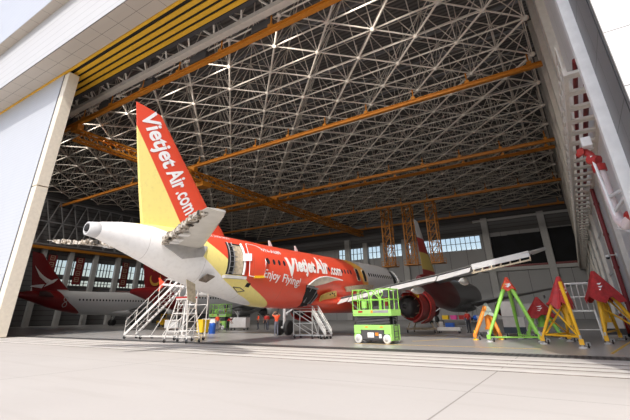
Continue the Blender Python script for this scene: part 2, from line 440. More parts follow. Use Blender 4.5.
# ------------------------------------------------------------------ space frame
sf=MB(); nd=MB()
PX,PY=3.305,3.42; ZL,ZU=28.0,33.8
def LP(i,j): return Vector((-18.02+PX*i,35.8+PY*j,ZL))
def UP(i,j): return Vector((-18.02+PX*i,35.8+PY*j,ZU))
I0,I1,J0,J1=-24,6,-4,22
ok=lambda i,j: I0<=i<=I1 and J0<=j<=J1
for i in range(I0,I1+1):
    for j_ in range(J0,J1+1):
        if (i+j_)%2==0:
            p=LP(i,j_); nd.ball(p,.30,8,5)
            for di,dj in ((1,1),(-1,1)):
                if ok(i+di,j_+dj): sf.tube(p,LP(i+di,j_+dj),.125 if di<0 else .095,6,caps=False)
            if ok(i+2,j_): sf.tube(p,LP(i+2,j_),.095,6,caps=False)
            for di,dj in ((1,0),(-1,0),(0,1),(0,-1)):
                if ok(i+di,j_+dj): sf.tube(p,UP(i+di,j_+dj),.058,5,caps=False)
        else:
            p=UP(i,j_); nd.ball(p,.19,7,4)
            for di,dj in ((1,1),(-1,1)):
                if ok(i+di,j_+dj): sf.tube(p,UP(i+di,j_+dj),.065,5,caps=False)
            if ok(i+2,j_): sf.tube(p,UP(i+2,j_),.055,5,caps=False)
            sf.tube(p,p+Vector((0,0,2.0)),.07,5,caps=False)
struct('roof_space_frame',sf,M_['offwhite']); struct('space_frame_nodes',nd,M_['offwhite'])

# ------------------------------------------------------------------ crane rails and bridge
def rail(y,z,x0,x1,label,h=.5):
    t=thing('crane_rail',label,'crane rail',(0,y,z),0,'orange crane rails under the roof')
    b=MB().box((x0,-.24,0),(x1,.24,.09)).box((x0,-.06,.09),(x1,.06,h-.09)).box((x0,-.24,h-.09),(x1,.24,h)); b.build('beam',M_['crane'],t)
    x=x1-1.2
    hb=None
    while x>x0+1:
        if x>-75:
            hb=MB().box((x-.25,-.22,h),(x+.25,.22,h+.35)).tube((x,0,h+.3),(x,0,ZL-z+.0),.09,6).build('hanger',M_['crane'],t)
        x-=6.61
    return t
rail(21.8,26.0,-100,2.3,'orange overhead crane rail nearest the door tracks, top of the picture')
rail(42.2,26.0,-100,2.4,'orange overhead crane rail running behind the tall tail fin')
rail(65.8,26.0,-100,2.4,'orange overhead crane rail, upper of the close pair')
rail(69.1,26.0,-100,2.3,'orange overhead crane rail, lower of the close pair')
rail(89.1,26.0,-100,2.4,'orange overhead crane rail just below the close pair')
rail(110.3,26.0,-100,2.2,'farthest orange crane rail, along the back wall columns')
br=thing('crane_bridge','long orange lattice crane bridge crossing the hall behind the tail fin','crane',(-53.2,22,24.0))
b=MB()
for x in (-.55,.55):
    b.bar((x,0,0),(x,88,0),.24,.3); b.bar((x,0,1.3),(x,88,1.3),.22,.28)
    for k in range(44):
        b.bar((x,2*k,0),(x,2*k+1,1.3),.11); b.bar((x,2*k+1,1.3),(x,2*k+2,0),.11)
for k in range(45): b.bar((-.55,2*k,1.3),(.55,2*k,1.3),.10)
b.build('girder',M_['crane'],br)
for yy in (0,20.2,43.8,67): MB().box((-.9,yy-.4,1.2),(.9,yy+.4,2.0)).build('end_carriage',M_['crane'],br)
hb=MB().box((-1.0,22,-.9),(1.0,24,-.1)); hb.build('hoist',M_['crane'],br)
# hanging docking towers far behind
for k,(x,lab) in enumerate(((-36.0,'orange lattice docking tower hanging far back, left of the slim white fin'),(-30.5,'orange lattice docking tower hanging directly behind the slim white fin'),(-24.8,'orange lattice docking tower hanging right of the slim white fin'))):
    t=thing('docking_tower',lab,'work platform',(x,89.1,11.8),0,'orange hanging docking towers')
    top=13.9; b=MB()
    for dx in (-1,1):
        for dy in (-1,1): b.bar((dx,dy,0),(dx,dy,top),.2)
    n=6
    for q in range(n):
        z0,z1=q*top/n,(q+1)*top/n
        for dy in (-1,1): b.bar((-1,dy,z0),(1,dy,z1),.12); b.bar((-1,dy,z1),(1,dy,z1),.12)
        for dx in (-1,1): b.bar((dx,-1,z1),(dx,1,z0),.12)
    for dx in (-1,1): b.bar((dx,0,top),(dx,0,14.19),.2)
    b.build('mast',M_['crane'],t)
    b=MB().box((-1.6,-1.4,-.1),(1.6,1.4,.1))
    for dy in (-1.4,1.4):
        b.bar((-1.6,dy,.6),(1.6,dy,.6),.08); b.bar((-1.6,dy,1.15),(1.6,dy,1.15),.08)
        for dx in (-1.6,-.5,.5,1.6): b.bar((dx,dy,0),(dx,dy,1.15),.08)
    b.build('work_platform',M_['crane'],t)

# ------------------------------------------------------------------ airliners
# plane frame: a = metres aft of the nose, s = starboard, z = up; local point = (s, 18-a, z)
def P(a,s,z): return Vector((s,18-a,z))
SEC=[(0,3.75,.03,.03),(.25,3.76,.42,.42),(.9,3.85,.9,.92),(1.9,3.98,1.34,1.36),(3.2,4.17,1.76,1.74),(4.8,4.33,2.0,1.93),(6.5,4.38,2.07,1.975),
 (10,4.31,2.07,1.975),(14,4.23,2.07,1.975),(18,4.15,2.07,1.975),(21,4.09,2.07,1.975),(23.5,4.04,2.07,1.975),(26.29,4.08,2.01,1.93),(28.22,4.21,1.88,1.79),(30.74,4.44,1.64,1.5),
 (32.92,4.70,1.33,1.2),(34.86,4.98,.95,.85),(36.5,5.16,.60,.55),(37.35,5.21,.40,.38),(37.62,5.21,.33,.32)]
def fsec(a):
    for p,q in zip(SEC[:-1],SEC[1:]):
        if p[0]<=a<=q[0]:
            t=(a-p[0])/(q[0]-p[0]); return [p[i]+(q[i]-p[i])*t for i in (1,2,3)]
    return SEC[-1][1:]
def side(a,z,off=0.0):
    zc,rz,ry=fsec(a); u=max(-1,min(1,(z-zc)/rz)); s_=ry*math.sqrt(max(0,1-u*u)); return s_+off
def foil(le,te,t,up_,n=9):
    le=Vector(le);te=Vector(te);up_=Vector(up_); xs=[.5-.5*math.cos(PI*k/n) for k in range(n+1)]
    th=lambda x: t*(2.97*math.sqrt(x)-1.26*x-3.516*x*x+2.843*x**3-1.036*x**4)*.5
    u=[le.lerp(te,x)+up_*max(th(x),.008) for x in xs]; l=[le.lerp(te,x)-up_*max(th(x),.008) for x in xs[1:-1]]
    return u+l[::-1]
FIN=[(5.5,28.9,35.3),(6.44,29.72,35.55),(7.67,31.14,35.87),(10.02,33.36,36.42),(12.06,35.20,36.90)]
def finthick(z):
    return .62-.40*(z-5.5)/6.6
def airliner_body(root,mfus,mfin,mwing,mtail,hero=False,mnac=None,sharklet=None,n=40):
    f=MB(); f.loft([[P(a,ry*math.sin(2*PI*k/n),zc+rz*math.cos(2*PI*k/n)) for k in range(n)] for a,zc,rz,ry in SEC])
    fus=f.build('fuselage',mfus,root)
    rings=[]
    for i,(z,l,t) in enumerate(FIN):
        top=i==len(FIN)-1
        rings.append(foil(P(l,0,z-(.02 if top else 0)),P(t,0,z+(.20 if top else 0)),finthick(z),(1,0,0)))
    MB().loft(rings).build('tail_fin',mfin,root)
    for sg in (1,-1):
        h=[foil(P(31.9,sg*.75,5.0),P(34.5,sg*.75,5.06),.36,(0,0,1)),foil(P(35.05 if not hero else 35.3,sg*5.7,5.48),P(36.6,sg*5.7,5.46),.16,(0,0,1)),foil(P(35.7,sg*6.2,5.55),P(36.75,sg*6.2,5.5),.10,(0,0,1))]
        MB().loft(h).build('horizontal_stabilizer',mtail,root)
        ws=[(1.5,11.2,18.2,2.70,.85),(3.0,12.0,18.25,2.93,.70),(6.4,13.9,18.4,3.54,.5),(10.2,15.9,19.0,4.04,.36),(12.3,16.95,19.4,4.38,.29),(15.4,18.5,20.0,4.78,.20),(17.0,19.3,20.45,5.05,.13)]
        w_=MB().loft([foil(P(l,sg*s_,z+.05),P(t,sg*s_,z),tt,(0,0,1)) for s_,l,t,z,tt in ws]); wo=w_.build('wing',mwing,root)
        if sharklet:
            MB().loft([foil(P(19.3,sg*17,5.03),P(20.55,sg*17,4.98),.12,(0,0,1)),foil(P(19.9,sg*17.5,5.35),P(20.9,sg*17.5,5.33),.10,(-sg*.6,0,.8)),foil(P(21.0,sg*17.9,7.3),P(21.6,sg*17.9,7.35),.05,(-sg,0,.1))]).build('sharklet',sharklet,root)
        for s_,a0 in ((4.1,16.2),(8.4,16.6),(11.9,17.6)):
            z=2.9+(s_-3)*.1 if s_<10 else 3.82
            MB().loft([[P(a0+x,sg*s_+r_*math.sin(2*PI*k/8)*.6,z-.28-x*.05+r_*math.cos(2*PI*k/8)) for k in range(8)] for x,r_ in ((0,.03),(.6,.2),(1.6,.26),(2.4,.2),(3.1,.03))]).build('flap_fairing',mwing,root)
    bl=MB(); m=24
    bl.loft([[P(a,ry*math.sin(2*PI*k/m),2.45+rz*math.cos(2*PI*k/m)) for k in range(m)] for a,ry,rz in ((9.3,.6,.2),(10.5,1.7,.62),(12.5,2.12,.78),(18,2.15,.78),(20.2,1.7,.6),(22,.7,.25))])
    bl.build('belly_fairing',mfus,root)
    return fus
def engine(root,s_,mnac,a0=9.2):
    o=P(a0,s_,2.12); d=Vector((0,-1,0))
    nc=MB().lathe([(0,.92),(.08,1.02),(.5,1.15),(1.5,1.22),(2.6,1.16),(3.3,1.0),(3.3,.86),(2.6,.9),(.6,.88),(.1,.88),(0,.92)],o,d,24,caps=False).build('engine_nacelle',mnac,root)
    MB().lathe([(.7,.88),(.75,.3),(.4,.22),(.2,.02)],o,d,20).build('fan',M_['dgrey'],nc)
    MB().lathe([(2.4,.88),(3.0,.62),(4.0,.5),(4.0,.36),(4.2,.34),(4.9,.03)],o,d,20).build('exhaust_cone',M_['dgrey'],nc)
    MB().loft([foil(P(a0+.6,s_,3.28),P(a0+4.6,s_,3.2),.3,(1,0,0)),foil(P(a0+1.8,s_,2.95+.12),P(a0+5.3,s_,2.9),.3,(1,0,0))]).build('pylon',mnac,root)
    return nc
def gear(root):
    for sg in (1,-1):
        g=MB().tube(P(17.7,sg*3.8,.6),P(17.7,sg*3.8,2.6),.13,10).bar(P(17.7,sg*3.8,1.6),P(17.2,sg*2.4,2.5),.12).bar(P(17.7,sg*3.8,.9),P(17.0,sg*3.7,2.4),.1).tube(P(17.7,sg*3.25,.585),P(17.7,sg*4.35,.585),.09,8).build('main_landing_gear',M_['lgrey'],root)
        for ds in (-.46,.46):
            MB().lathe([(-.19,.36),(-.2,.5),(-.12,.585),(.12,.585),(.2,.5),(.19,.36)],P(17.7,sg*3.8+ds,.585),(1,0,0),22).lathe([(-.17,.3),(-.1,.36),(.1,.36),(.17,.3)],P(17.7,sg*3.8+ds,.585),(1,0,0),16).build('wheel',M_['black'],g)
    g=MB().tube(P(5.07,0,.4),P(5.07,0,2.7),.09,10).tube(P(5.07,-.3,.39),P(5.07,.3,.39),.06,8).build('nose_landing_gear',M_['lgrey'],root)
    for ds in (-.25,.25): MB().lathe([(-.11,.2),(-.12,.33),(-.06,.39),(.06,.39),(.12,.33),(.11,.2)],P(5.07,ds,.39),(1,0,0),18).build('wheel',M_['black'],g)
def cabin_windows(root,alist,zf,m,w_=.25,h=.36,off=.012):
    for a in alist:
        z=zf(a); b=MB(); pts=[]
        for k in range(10):
            t=2*PI*k/10; aa=a+w_/2*math.cos(t); zz=z+h/2*math.sin(t); pts.append(P(aa,side(aa,zz,off),zz))
        b.add(pts+[p-Vector((.08,0,0)) for p in pts],[tuple(range(10))]+[(k,(k+1)%10,10+(k+1)%10,10+k) for k in range(10)])
        b.build('cabin_window',m,root)
M_['win']=mat('cabin window',(.03,.035,.045),.15,var=.2)

def text_mesh(body,fn,m,parent,name,shear=0,off=0.0,size=1,cuts=2,width=None):
    """lettering laid on a surface: fn(u,v) -> point, u along the line in units of its width, v in cap heights"""
    cu=bpy.data.curves.new('t','FONT'); cu.body=body; cu.size=1; cu.shear=shear; cu.offset=off; cu.resolution_u=3
    o=bpy.data.objects.new('t',cu); C.objects.link(o); bpy.context.view_layer.update()
    dg=bpy.context.evaluated_depsgraph_get(); me=bpy.data.meshes.new_from_object(o.evaluated_get(dg))
    bpy.data.objects.remove(o); bpy.data.curves.remove(cu)
    bm=bmesh.new(); bm.from_mesh(me); bmesh.ops.triangulate(bm,faces=bm.faces)
    for _ in range(cuts): 
        e=[e for e in bm.edges if e.calc_length()>.12]
        if e: bmesh.ops.subdivide_edges(bm,edges=e,cuts=1)
        bmesh.ops.triangulate(bm,faces=bm.faces)
    xs=[v.co.x for v in bm.verts]; x0,x1=min(xs),max(xs)
    for v in bm.verts: v.co=fn((v.co.x-x0)/(x1-x0),v.co.y/.69)
    bm.to_mesh(me); bm.free(); me.materials.clear(); me.materials.append(m)
    ob=bpy.data.objects.new(name,me); C.objects.link(ob); ob.parent=parent; return ob

def zcurve(q,z,pts,lo=0,hi=14,sc=40):
    f=q.math('DIVIDE',q.math('SUBTRACT',z,lo),hi-lo)
    return q.math('MULTIPLY',q.ramp(f,[((p-lo)/(hi-lo),v/sc) for p,v in pts]),sc)
def soft(q,x,wd=.05): return q.math('ADD',q.math('DIVIDE',x,wd),.5,clamp=True)
def hero_livery():
    m,q,b=newmat('red yellow white livery',.28,spec=.5); c,x=q.obj()
    a=q.math('SUBTRACT',18.0,x[1]); z=x[2]
    ry=zcurve(q,z,[(1.5,24.2),(2.35,26.2),(3.14,28.29),(3.84,29.55),(4.68,30.78),(5.2,31.62),(6.2,33.05),(10.8,36.5),(13,38.2)])
    yw=zcurve(q,z,[(1.5,25.2),(2.23,27.15),(2.74,28.89),(3.37,30.35),(3.94,31.3),(4.44,32.1),(4.9,32.6),(5.4,33.7),(5.75,35.0),(5.95,39),(13,39.9)])
    fr=zcurve(q,z,[(2,13.0),(4,13.4),(5.5,14.6),(6.4,16.0)])
    fy=zcurve(q,z,[(2,12.3),(4,12.4),(5.5,12.8),(6.4,14.6)])
    n1=q.noise(.8,5,c.outputs['Object']); n2=q.noise(5,4,c.outputs['Object'])
    red=q.mix(n1,(.80,.095,.045),(.74,.075,.038)); yel=q.mix(n1,(.90,.76,.24),(.93,.80,.29)); wh=q.mix(n1,(.84,.83,.81),(.89,.88,.87))
    col=q.mix(soft(q,q.math('SUBTRACT',a,ry)),red,yel)
    col=q.mix(soft(q,q.math('SUBTRACT',a,yw)),col,wh)
    col=q.mix(soft(q,q.math('SUBTRACT',fr,a),.5),col,(.85,.45,.08))
    col=q.mix(soft(q,q.math('SUBTRACT',fy,a),.3),col,(.55,.55,.55))  # white nose section greyed: hall shade put into the colour
    seam=q.math('MULTIPLY',q.math('LESS_THAN',q.math('FRACT',q.math('DIVIDE',a,3.2)),.008),q.math('LESS_THAN',z,6.0))
    col=q.mix(q.math('MULTIPLY',seam,.4),col,(.15,.12,.1))
    q.l.new(q.mix(q.math('MULTIPLY',q.ramp(n2,[(.5,0.0),(.8,1.0)]),.12),col,(.2,.17,.13)),b.inputs['Base Color']); return m
def tail_livery(name,bpts,tail,body,rough=.3):
    m,q,b=newmat(name,rough); c,x=q.obj(); a=q.math('SUBTRACT',18.0,x[1])
    bd=zcurve(q,x[2],bpts); n1=q.noise(.8,5,c.outputs['Object'])
    t=q.mix(n1,tuple(v*.9 for v in tail),tail); w_=q.mix(n1,tuple(v*.95 for v in body),body)
    q.l.new(q.mix(soft(q,q.math('SUBTRACT',a,bd)),w_,t),b.inputs['Base Color']); return m

HL=hero_livery()
HX,HY=-18.413,46.705; HH=.0183
hn=Vector((-math.sin(HH),math.cos(HH),0))
hero=thing('airliner','large red, yellow and white airliner with its tail out of the hangar door','airplane',(HX-18*hn.x,HY-18*hn.y,0),HH)
mw=mat('airliner wing paint',(.62,.62,.61),.35,var=.08)
FLP=mat('flap paint',(.62,.62,.61),.4,var=.05)
mt=mat('stabilizer paint',(.60,.58,.53),.4,var=.08,scale=2)
airliner_body(hero,HL,HL,mw,mt,hero=True)
for s_ in (5.75,-5.75):
    nc=engine(hero,s_,M_['red'],9.4)
# opened fan cowl shells beside the starboard engine
for a0,rr in ((10.3,1.42),(12.2,1.28)):
    sh=MB(); arc=[R(t) for t in range(-75,96,10)]
    ro=[];ri=[]
    for t in arc:
        for lst,r_ in ((ro,rr),(ri,rr-.12)): lst.append((math.cos(t)*r_,math.sin(t)*r_))
    n_=len(arc); v=[]
    for aa in (a0,a0+1.35):
        for lst in (ro,ri):
            for (cx_,cz_) in lst: v.append(P(aa,5.95+cx_,2.1+cz_))
    f=[]
    for k in range(n_-1):
        f+= [(k,k+1,2*n_+k+1,2*n_+k),(n_+k,3*n_+k,3*n_+k+1,n_+k+1),(k,n_+k,n_+k+1,k+1),(2*n_+k,2*n_+k+1,3*n_+k+1,3*n_+k)]
    f+=[(0,2*n_,3*n_,n_),(n_-1,2*n_-1,4*n_-1,3*n_-1)]
    sh.add(v,f,False); sh.build('open_fan_cowl',M_['red'],hero)
MB().bar(P(12.3,6.0,3.4),P(14.4,7.2,2.9),.10,.35).build('cowl_primer_strip',M_['yellow'],hero)
ec=MB().lathe([(0,.95),(.4,.98),(1.6,.9),(2.0,.7),(2.6,.62),(2.7,.3)],P(11.2,5.75,2.12),(0,-1,0),22)
eo=ec.build('engine_core',M_['dgrey'],hero)
pp_=MB()
for k in range(9):
    t=2*PI*k/9; pp_.path([P(11.3,5.75+.98*math.cos(t),2.12+.98*math.sin(t)),P(12.3,5.75+1.02*math.cos(t+.2),2.12+1.02*math.sin(t+.2)),P(13.1,5.75+.85*math.cos(t),2.12+.85*math.sin(t))],.04,6)
pp_.build('pipework',M_['tan'],eo)
gear(hero)
# wing: dark flap gap, flap panels
fg=MB()
FL=[(2.1,18.2,2.80),(3.0,18.25,2.93),(6.5,18.42,3.55),(10.2,19.0,4.04),(12.55,19.45,4.41)]
for (s0,a0,z0),(s1,a1,z1) in zip(FL[:-1],FL[1:]):
    MB().loft([foil(P(a0-.02,s0+.04,z0-.16),P(a0+.75,s0+.04,z0-.52),.20,(0,.45,1)),foil(P(a1-.02,s1-.04,z1-.16),P(a1+.70,s1-.04,z1-.46),.17,(0,.45,1))]).build('flap',FLP,hero)
    fg.bar(P(a0-.12,s0,z0-.10),P(a1-.12,s1,z1-.10),.08,.12)
MB().bar(P(19.50,12.6,4.30),P(20.05,16.1,4.80),.08,.34,side=(0,1,0)).build('spoiler_panel',FLP,hero)
fg.build('flap_gap',M_['dgrey'],hero)
rbz=MB()
for q_ in range(7):
    u=q_/6; rbz.bar(P(19.4+.55*u,12.7+3.4*u,4.16+.46*u),P(19.8+.45*u,12.7+3.4*u,3.90+.52*u),.07,.14)
rbz.bar(P(19.8,12.6,3.90),P(20.25,16.1,4.42),.06,.09); rbz.build('aileron_bay_ribs',M_['tan'],hero)
MB().loft([foil(P(18.6,16.2,4.93),P(20.25,16.2,4.88),.16,(0,0,1)),foil(P(19.2,17.05,5.07),P(20.5,17.05,5.06),.10,(0,0,1))]).build('wing_tip',M_['lgrey'],hero)
# tail details
MB().lathe([(0,.345),(.12,.36),(.55,.30),(.57,.22),(.3,.18)],P(37.4,0,5.21),(0,-1,0),20).build('exhaust_nozzle',M_['lgrey'],hero)
MB().lathe([(0,.17),(.40,.16),(.41,.02)],P(37.6,0,5.23),(0,-1,0),16).build('exhaust_hole',M_['void'],hero)
def polypatch(name,pts,m,off=.02,thick=.04,sg=1,par=None,maxe=.3):
    """a panel of any outline lying on the fuselage side"""
    bm=bmesh.new(); vs_=[bm.verts.new((a,z,0)) for a,z in pts]; bm.faces.new(vs_); bmesh.ops.triangulate(bm,faces=bm.faces)
    for _ in range(4):
        e=[e for e in bm.edges if e.calc_length()>maxe]
        if not e: break
        bmesh.ops.subdivide_edges(bm,edges=e,cuts=1); bmesh.ops.triangulate(bm,faces=bm.faces)
    r_=bmesh.ops.extrude_face_region(bm,geom=list(bm.faces)); ext=set(g for g in r_['geom'] if isinstance(g,bmesh.types.BMVert))
    for v in bm.verts:
        a,z=v.co.x,v.co.y; v.co=P(a,sg*side(a,z,off+(thick if v in ext else 0)),z)
    bmesh.ops.recalc_face_normals(bm,faces=bm.faces)
    me=bpy.data.meshes.new(name); bm.to_mesh(me); bm.free(); me.materials.append(m)
    o=bpy.data.objects.new(name,me); C.objects.link(o); o.parent=par or hero; return o
def ragged():
    m,q,b=newmat('exposed hinge bay',.6); c,x=q.obj()
    n1=q.noise(3.2,6,c.outputs['Object'])
    q.l.new(q.ramp(n1,[(.36,(.03,.025,.02)),(.46,(.26,.21,.15)),(.54,(.62,.58,.52)),(.62,(.10,.085,.07)),(.70,(.45,.38,.28))]),b.inputs['Base Color']); return m
RG=ragged(); SP=mat('bare grey plate',(.40,.39,.38),.45,var=.12)
for sg in (1,-1):
    eb=MB(); a_=P(34.55,sg*.95,5.06); b_=P(36.55,sg*5.75,5.49); N_=30
    for k in range(N_):
        t0=k/N_; t1=(k+1)/N_; p=a_.lerp(b_,t0); q_=a_.lerp(b_,t1); th=(.42-.20*t0)
        dn=.02+.16*random.random(); oy=-.02-.16*random.random()
        eb.bar(p+Vector((0,oy+.12,-dn*.5)),q_+Vector((0,oy+.12,-dn*.5)),.36,th*(.55+.4*random.random()),side=(0,1,0))
    eb.build('elevator_hinge_bay',RG,hero)
    for t0 in (.13,.22,.40):
        e2=MB()
        p=a_.lerp(b_,t0)+Vector((0,.36,-.26+.10*t0)); q_=a_.lerp(b_,t0+.06)+Vector((0,.36,-.26+.10*t0)); e2.bar(p,q_,.45,.05,side=(0,1,0)); e2.build('hinge_fitting',M_['white'],hero)
    polypatch('stabilizer_seal_plate',[(34.56,5.12),(34.49,4.80),(33.38,4.28),(32.29,4.48),(32.0,5.05),(33.3,5.2)],SP,.02,.06,sg)
# fin lettering (starboard)
B0=Vector((36.51,11.53)); B1=Vector((32.86,6.75)); dv=(B1-B0); nv=Vector((-dv.y,dv.x)).normalized()
if nv.x>0: nv=-nv
def finpt(u,v,hgt=1.12,u0=0,u1=1):
    q_=B0.lerp(B1,u0+(u1-u0)*u)+nv*(v*hgt); a,z=q_.x,q_.y
    l=0;t=0
    for (z0,l0,t0),(z1,l1,t1) in zip(FIN[:-1],FIN[1:]):
        if z0<=z<=z1 or (z>z1 and z1==FIN[-1][0]):
            k=(z-z0)/(z1-z0); l=l0+(l1-l0)*k; t=t0+(t1-t0)*k
    xx=max(0.001,min(1,(a-l)/(t-l))); tt=finthick(z)
    th=tt*(2.97*math.sqrt(xx)-1.26*xx-3.516*xx*xx+2.843*xx**3-1.036*xx**4)*.5
    return P(a,max(th,.01)+.02,z)
text_mesh('Vietjet',lambda u,v: finpt(u,v,.98,0,.53),M_['text'],hero,'tail_lettering',.12,.028,cuts=1)
text_mesh('Air',lambda u,v: finpt(u,v,1.05,.555,.75),M_['text'],hero,'tail_lettering',.12,.03,cuts=1)
text_mesh('.com',lambda u,v: finpt(u,v,1.0,.765,1.0),M_['text'],hero,'tail_lettering',0,.022,cuts=1)
# fuselage lettering
def fus(a0,a1,z0,hh,sl=.0):
    def f(u,v):
        a=a0+(a1-a0)*u; z=z0+sl*(a0-a)+v*hh; return P(a,side(a,z,.022),z)
    return f
text_mesh('V',fus(25.35,24.15,4.03,1.08,.05),M_['text'],hero,'title_lettering',.1,.05)
text_mesh('ietjet',fus(24.25,21.65,4.38,.90,.03),M_['text'],hero,'title_lettering',.12,.045)
text_mesh('Air',fus(21.6,19.6,4.48,1.1,.03),M_['text'],hero,'title_lettering',.12,.045)
text_mesh('.com',fus(19.45,17.6,4.49,.78,.01),M_['text'],hero,'title_lettering',0,.03)
text_mesh('Enjoy',fus(27.7,26.1,3.74,.50,-.09),M_['text'],hero,'slogan_lettering',.2,.014)
text_mesh('Flying!',fus(25.85,23.75,3.573,.50,-.09),M_['text'],hero,'slogan_lettering',.2,.014)
text_mesh('VN-A689',fus(27.5,25.5,5.33,.24,.0),M_['text'],hero,'registration_lettering',0,.01,cuts=1)
text_mesh('VIETJET AVIATION',fus(32.1,29.9,5.72,.14,.03),M_['text'],hero,'owner_lettering',0,.01,cuts=1)
zf=lambda a:4.70+(28-a)*.018
cabin_windows(hero,[27.2-.545*k for k in range(22)],zf,M_['win'])
cabin_windows(hero,[11.9-.53*k for k in range(17)],zf,M_['win'])
def patch(name,pts,m,off=.02,n=8,par=None,thick=.05):
    """a panel following the fuselage side: (a,z) outline made of bilinear quad"""
    (a0,z0),(a1,z1),(a2,z2),(a3,z3)=pts; v=[];f=[]
    for i in range(n+1):
        for k in range(n+1):
            u=i/n; t=k/n
            a=(a0*(1-u)+a1*u)*(1-t)+(a3*(1-u)+a2*u)*t; z=(z0*(1-u)+z1*u)*(1-t)+(z3*(1-u)+z2*u)*t
            v.append(P(a,side(a,z,off),z))
    for i in range(n):
        for k in range(n): f.append((i*(n+1)+k,(i+1)*(n+1)+k,(i+1)*(n+1)+k+1,i*(n+1)+k+1))
    v2=[p-Vector((thick,0,0)) for p in v]; N=len(v)
    f2=[tuple(i+N for i in q_)[::-1] for q_ in f]
    ed=[i*(n+1) for i in range(n+1)]+[n*(n+1)+k for k in range(1,n+1)]+[i*(n+1)+n for i in range(n-1,-1,-1)]+[k for k in range(n-1,0,-1)]
    m_=len(ed); f3=[(ed[k],ed[(k+1)%m_],ed[(k+1)%m_]+N,ed[k]+N) for k in range(m_)]
    b=MB(); b.add(v+v2,f+f2+f3,False); return b.build(name,m,par or hero)
# aft service door: dark opening with tan lining, red panel swung forward with a white rim
do=patch('door_opening',((30.55,3.72),(29.35,3.72),(29.35,5.52),(30.55,5.52)),M_['void'],.015)
patch('door_lining',((30.05,3.75),(29.45,3.75),(29.45,5.40),(30.05,5.40)),M_['tan'],.045,par=do)
fr=MB()
for k in range(6):
    z=3.85+k*.29; fr.bar(P(30.45,side(30.45,z,.05),z),P(29.9,side(29.9,z,.05),z),.035)
for a in (30.42,30.1): fr.path([P(a,side(a,3.75+.3*k,.04),3.75+.3*k) for k in range(7)],.03,6)
fr.build('door_frame_ribs',M_['steel'],do)
fa=MB().path([P(29.38-.25*math.sin(PI*k/6)*0,side(29.3,3.75+.3*k,.10),3.75+.3*k) for k in range(7)],.07,8); fa.build('door_hinge_post',M_['text'],do)
sl_=MB().bar(P(30.75,side(30.5,3.65,.12),3.58),P(29.2,side(29.3,3.65,.12),3.58),.30,.16); sl_.build('door_sill',M_['lgrey'],hero)
dp=patch('cabin_door',((29.1,3.70),(27.85,3.70),(27.85,5.55),(29.1,5.55)),M_['red'] if 0 else HL,.30,thick=.12)
rim=MB(); ol=[(29.1,3.70),(28.4,3.66),(27.9,3.75),(27.82,4.6),(27.9,5.45),(28.3,5.58),(29.1,5.6),(29.2,4.6),(29.1,3.7)]
rim.path([P(a,side(a,z,.32),z) for a,z in ol],.022,6); rim.build('door_rim',M_['text'],dp)
hg=MB()
hg.bar(P(29.55,side(29.4,4.72,.14),4.72),P(29.1,side(29,4.75,.36),4.75),.12,.42)
hg.build('door_hinge_arm',M_['text'],dp)
MB().bar(P(28.7,side(28.7,3.66,.3),3.66),P(27.9,side(27.9,3.7,.3),3.72),.10,.14).build('door_lower_fitting',M_['yellow'],dp)
MB().box(P(27.62,side(27.6,4.7,.1),4.62),P(27.5,side(27.6,4.7,.22),4.86)).build('door_latch',M_['void'],dp)
# overwing exits standing open, forward door
for a in (14.45,13.05):
    patch('overwing_exit',((a+.26,4.32),(a-.26,4.32),(a-.26,5.30),(a+.26,5.30)),M_['void'],.015)
    e=MB(); e.path([P(a+da,side(a,z,.03),z) for da,z in ((.3,4.30),(-.3,4.30),(-.3,5.33),(.3,5.33),(.3,4.30))],.04,6); e.build('exit_frame',M_['tan'],hero)
patch('forward_door_opening',((5.75,3.95),(4.95,3.95),(4.95,5.8),(5.75,5.8)),M_['void'],.015)
patch('forward_door',((4.85,4.0),(4.0,4.0),(4.0,5.7),(4.85,5.9)),M_['white'],.28,thick=.1)
# gear bay opening, wing root trailing fairing and yellow primer panel
polypatch('gear_bay_opening',[(23.0,3.5),(22.24,3.61),(21.5,3.3),(20.9,2.75),(21.0,2.2),(22.1,2.06),(22.75,2.66)],M_['void'],.015,.02)
dl=MB()
for a,z0,z1 in ((22.35,2.4,3.5),(21.55,2.3,3.2),(21.2,2.3,2.95)): dl.bar(P(a,side(a,z0,.05),z0),P(a-.1,side(a,z1,.05),z1),.08,.16)
dl.bar(P(22.9,side(22.9,3.4,.06),3.42),P(21.4,side(21.4,3.3,.06),3.3),.12)
dl.build('bay_structure',M_['steel'],hero)
FI=mat('pale fillet',(.66,.58,.48),.45,var=.12)
polypatch('wing_root_fillet',[(22.95,3.50),(22.2,3.88),(21.5,4.08),(20.6,4.2),(19.3,4.17),(18.2,4.1),(19.4,3.98),(20.69,3.69),(22.05,3.46)],FI,.06,.14)
fe=MB(); fe.path([P(a,side(a,z,.22),z) for a,z in ((23.0,3.5),(22.2,3.9),(21.5,4.1),(20.6,4.22),(19.3,4.19),(18.0,4.1))],.05,6); fe.build('fillet_edge',M_['text'],hero)
ydo=polypatch('primer_gear_panel',[(20.5,2.42),(20.9,2.85),(20.2,3.08),(18.95,3.27),(18.5,2.9),(18.4,2.5),(18.9,2.15),(19.6,1.95)],M_['primer'],.22,.10)
for k in range(8):
    t=R(-70+28*k); a=19.35-.62*math.cos(t); z=2.62+.45*math.sin(t); sx=side(a,z,.33)
    MB().tube(P(a,sx-.02,z),P(a,sx+.02,z),.065,8).build('lightening_hole',M_['void'],ydo)
polypatch('wing_root_cove',[(17.41,3.63),(14.5,3.95),(11.8,4.05),(12.01,3.73),(16.84,3.27)],M_['tan'],.12,.15)
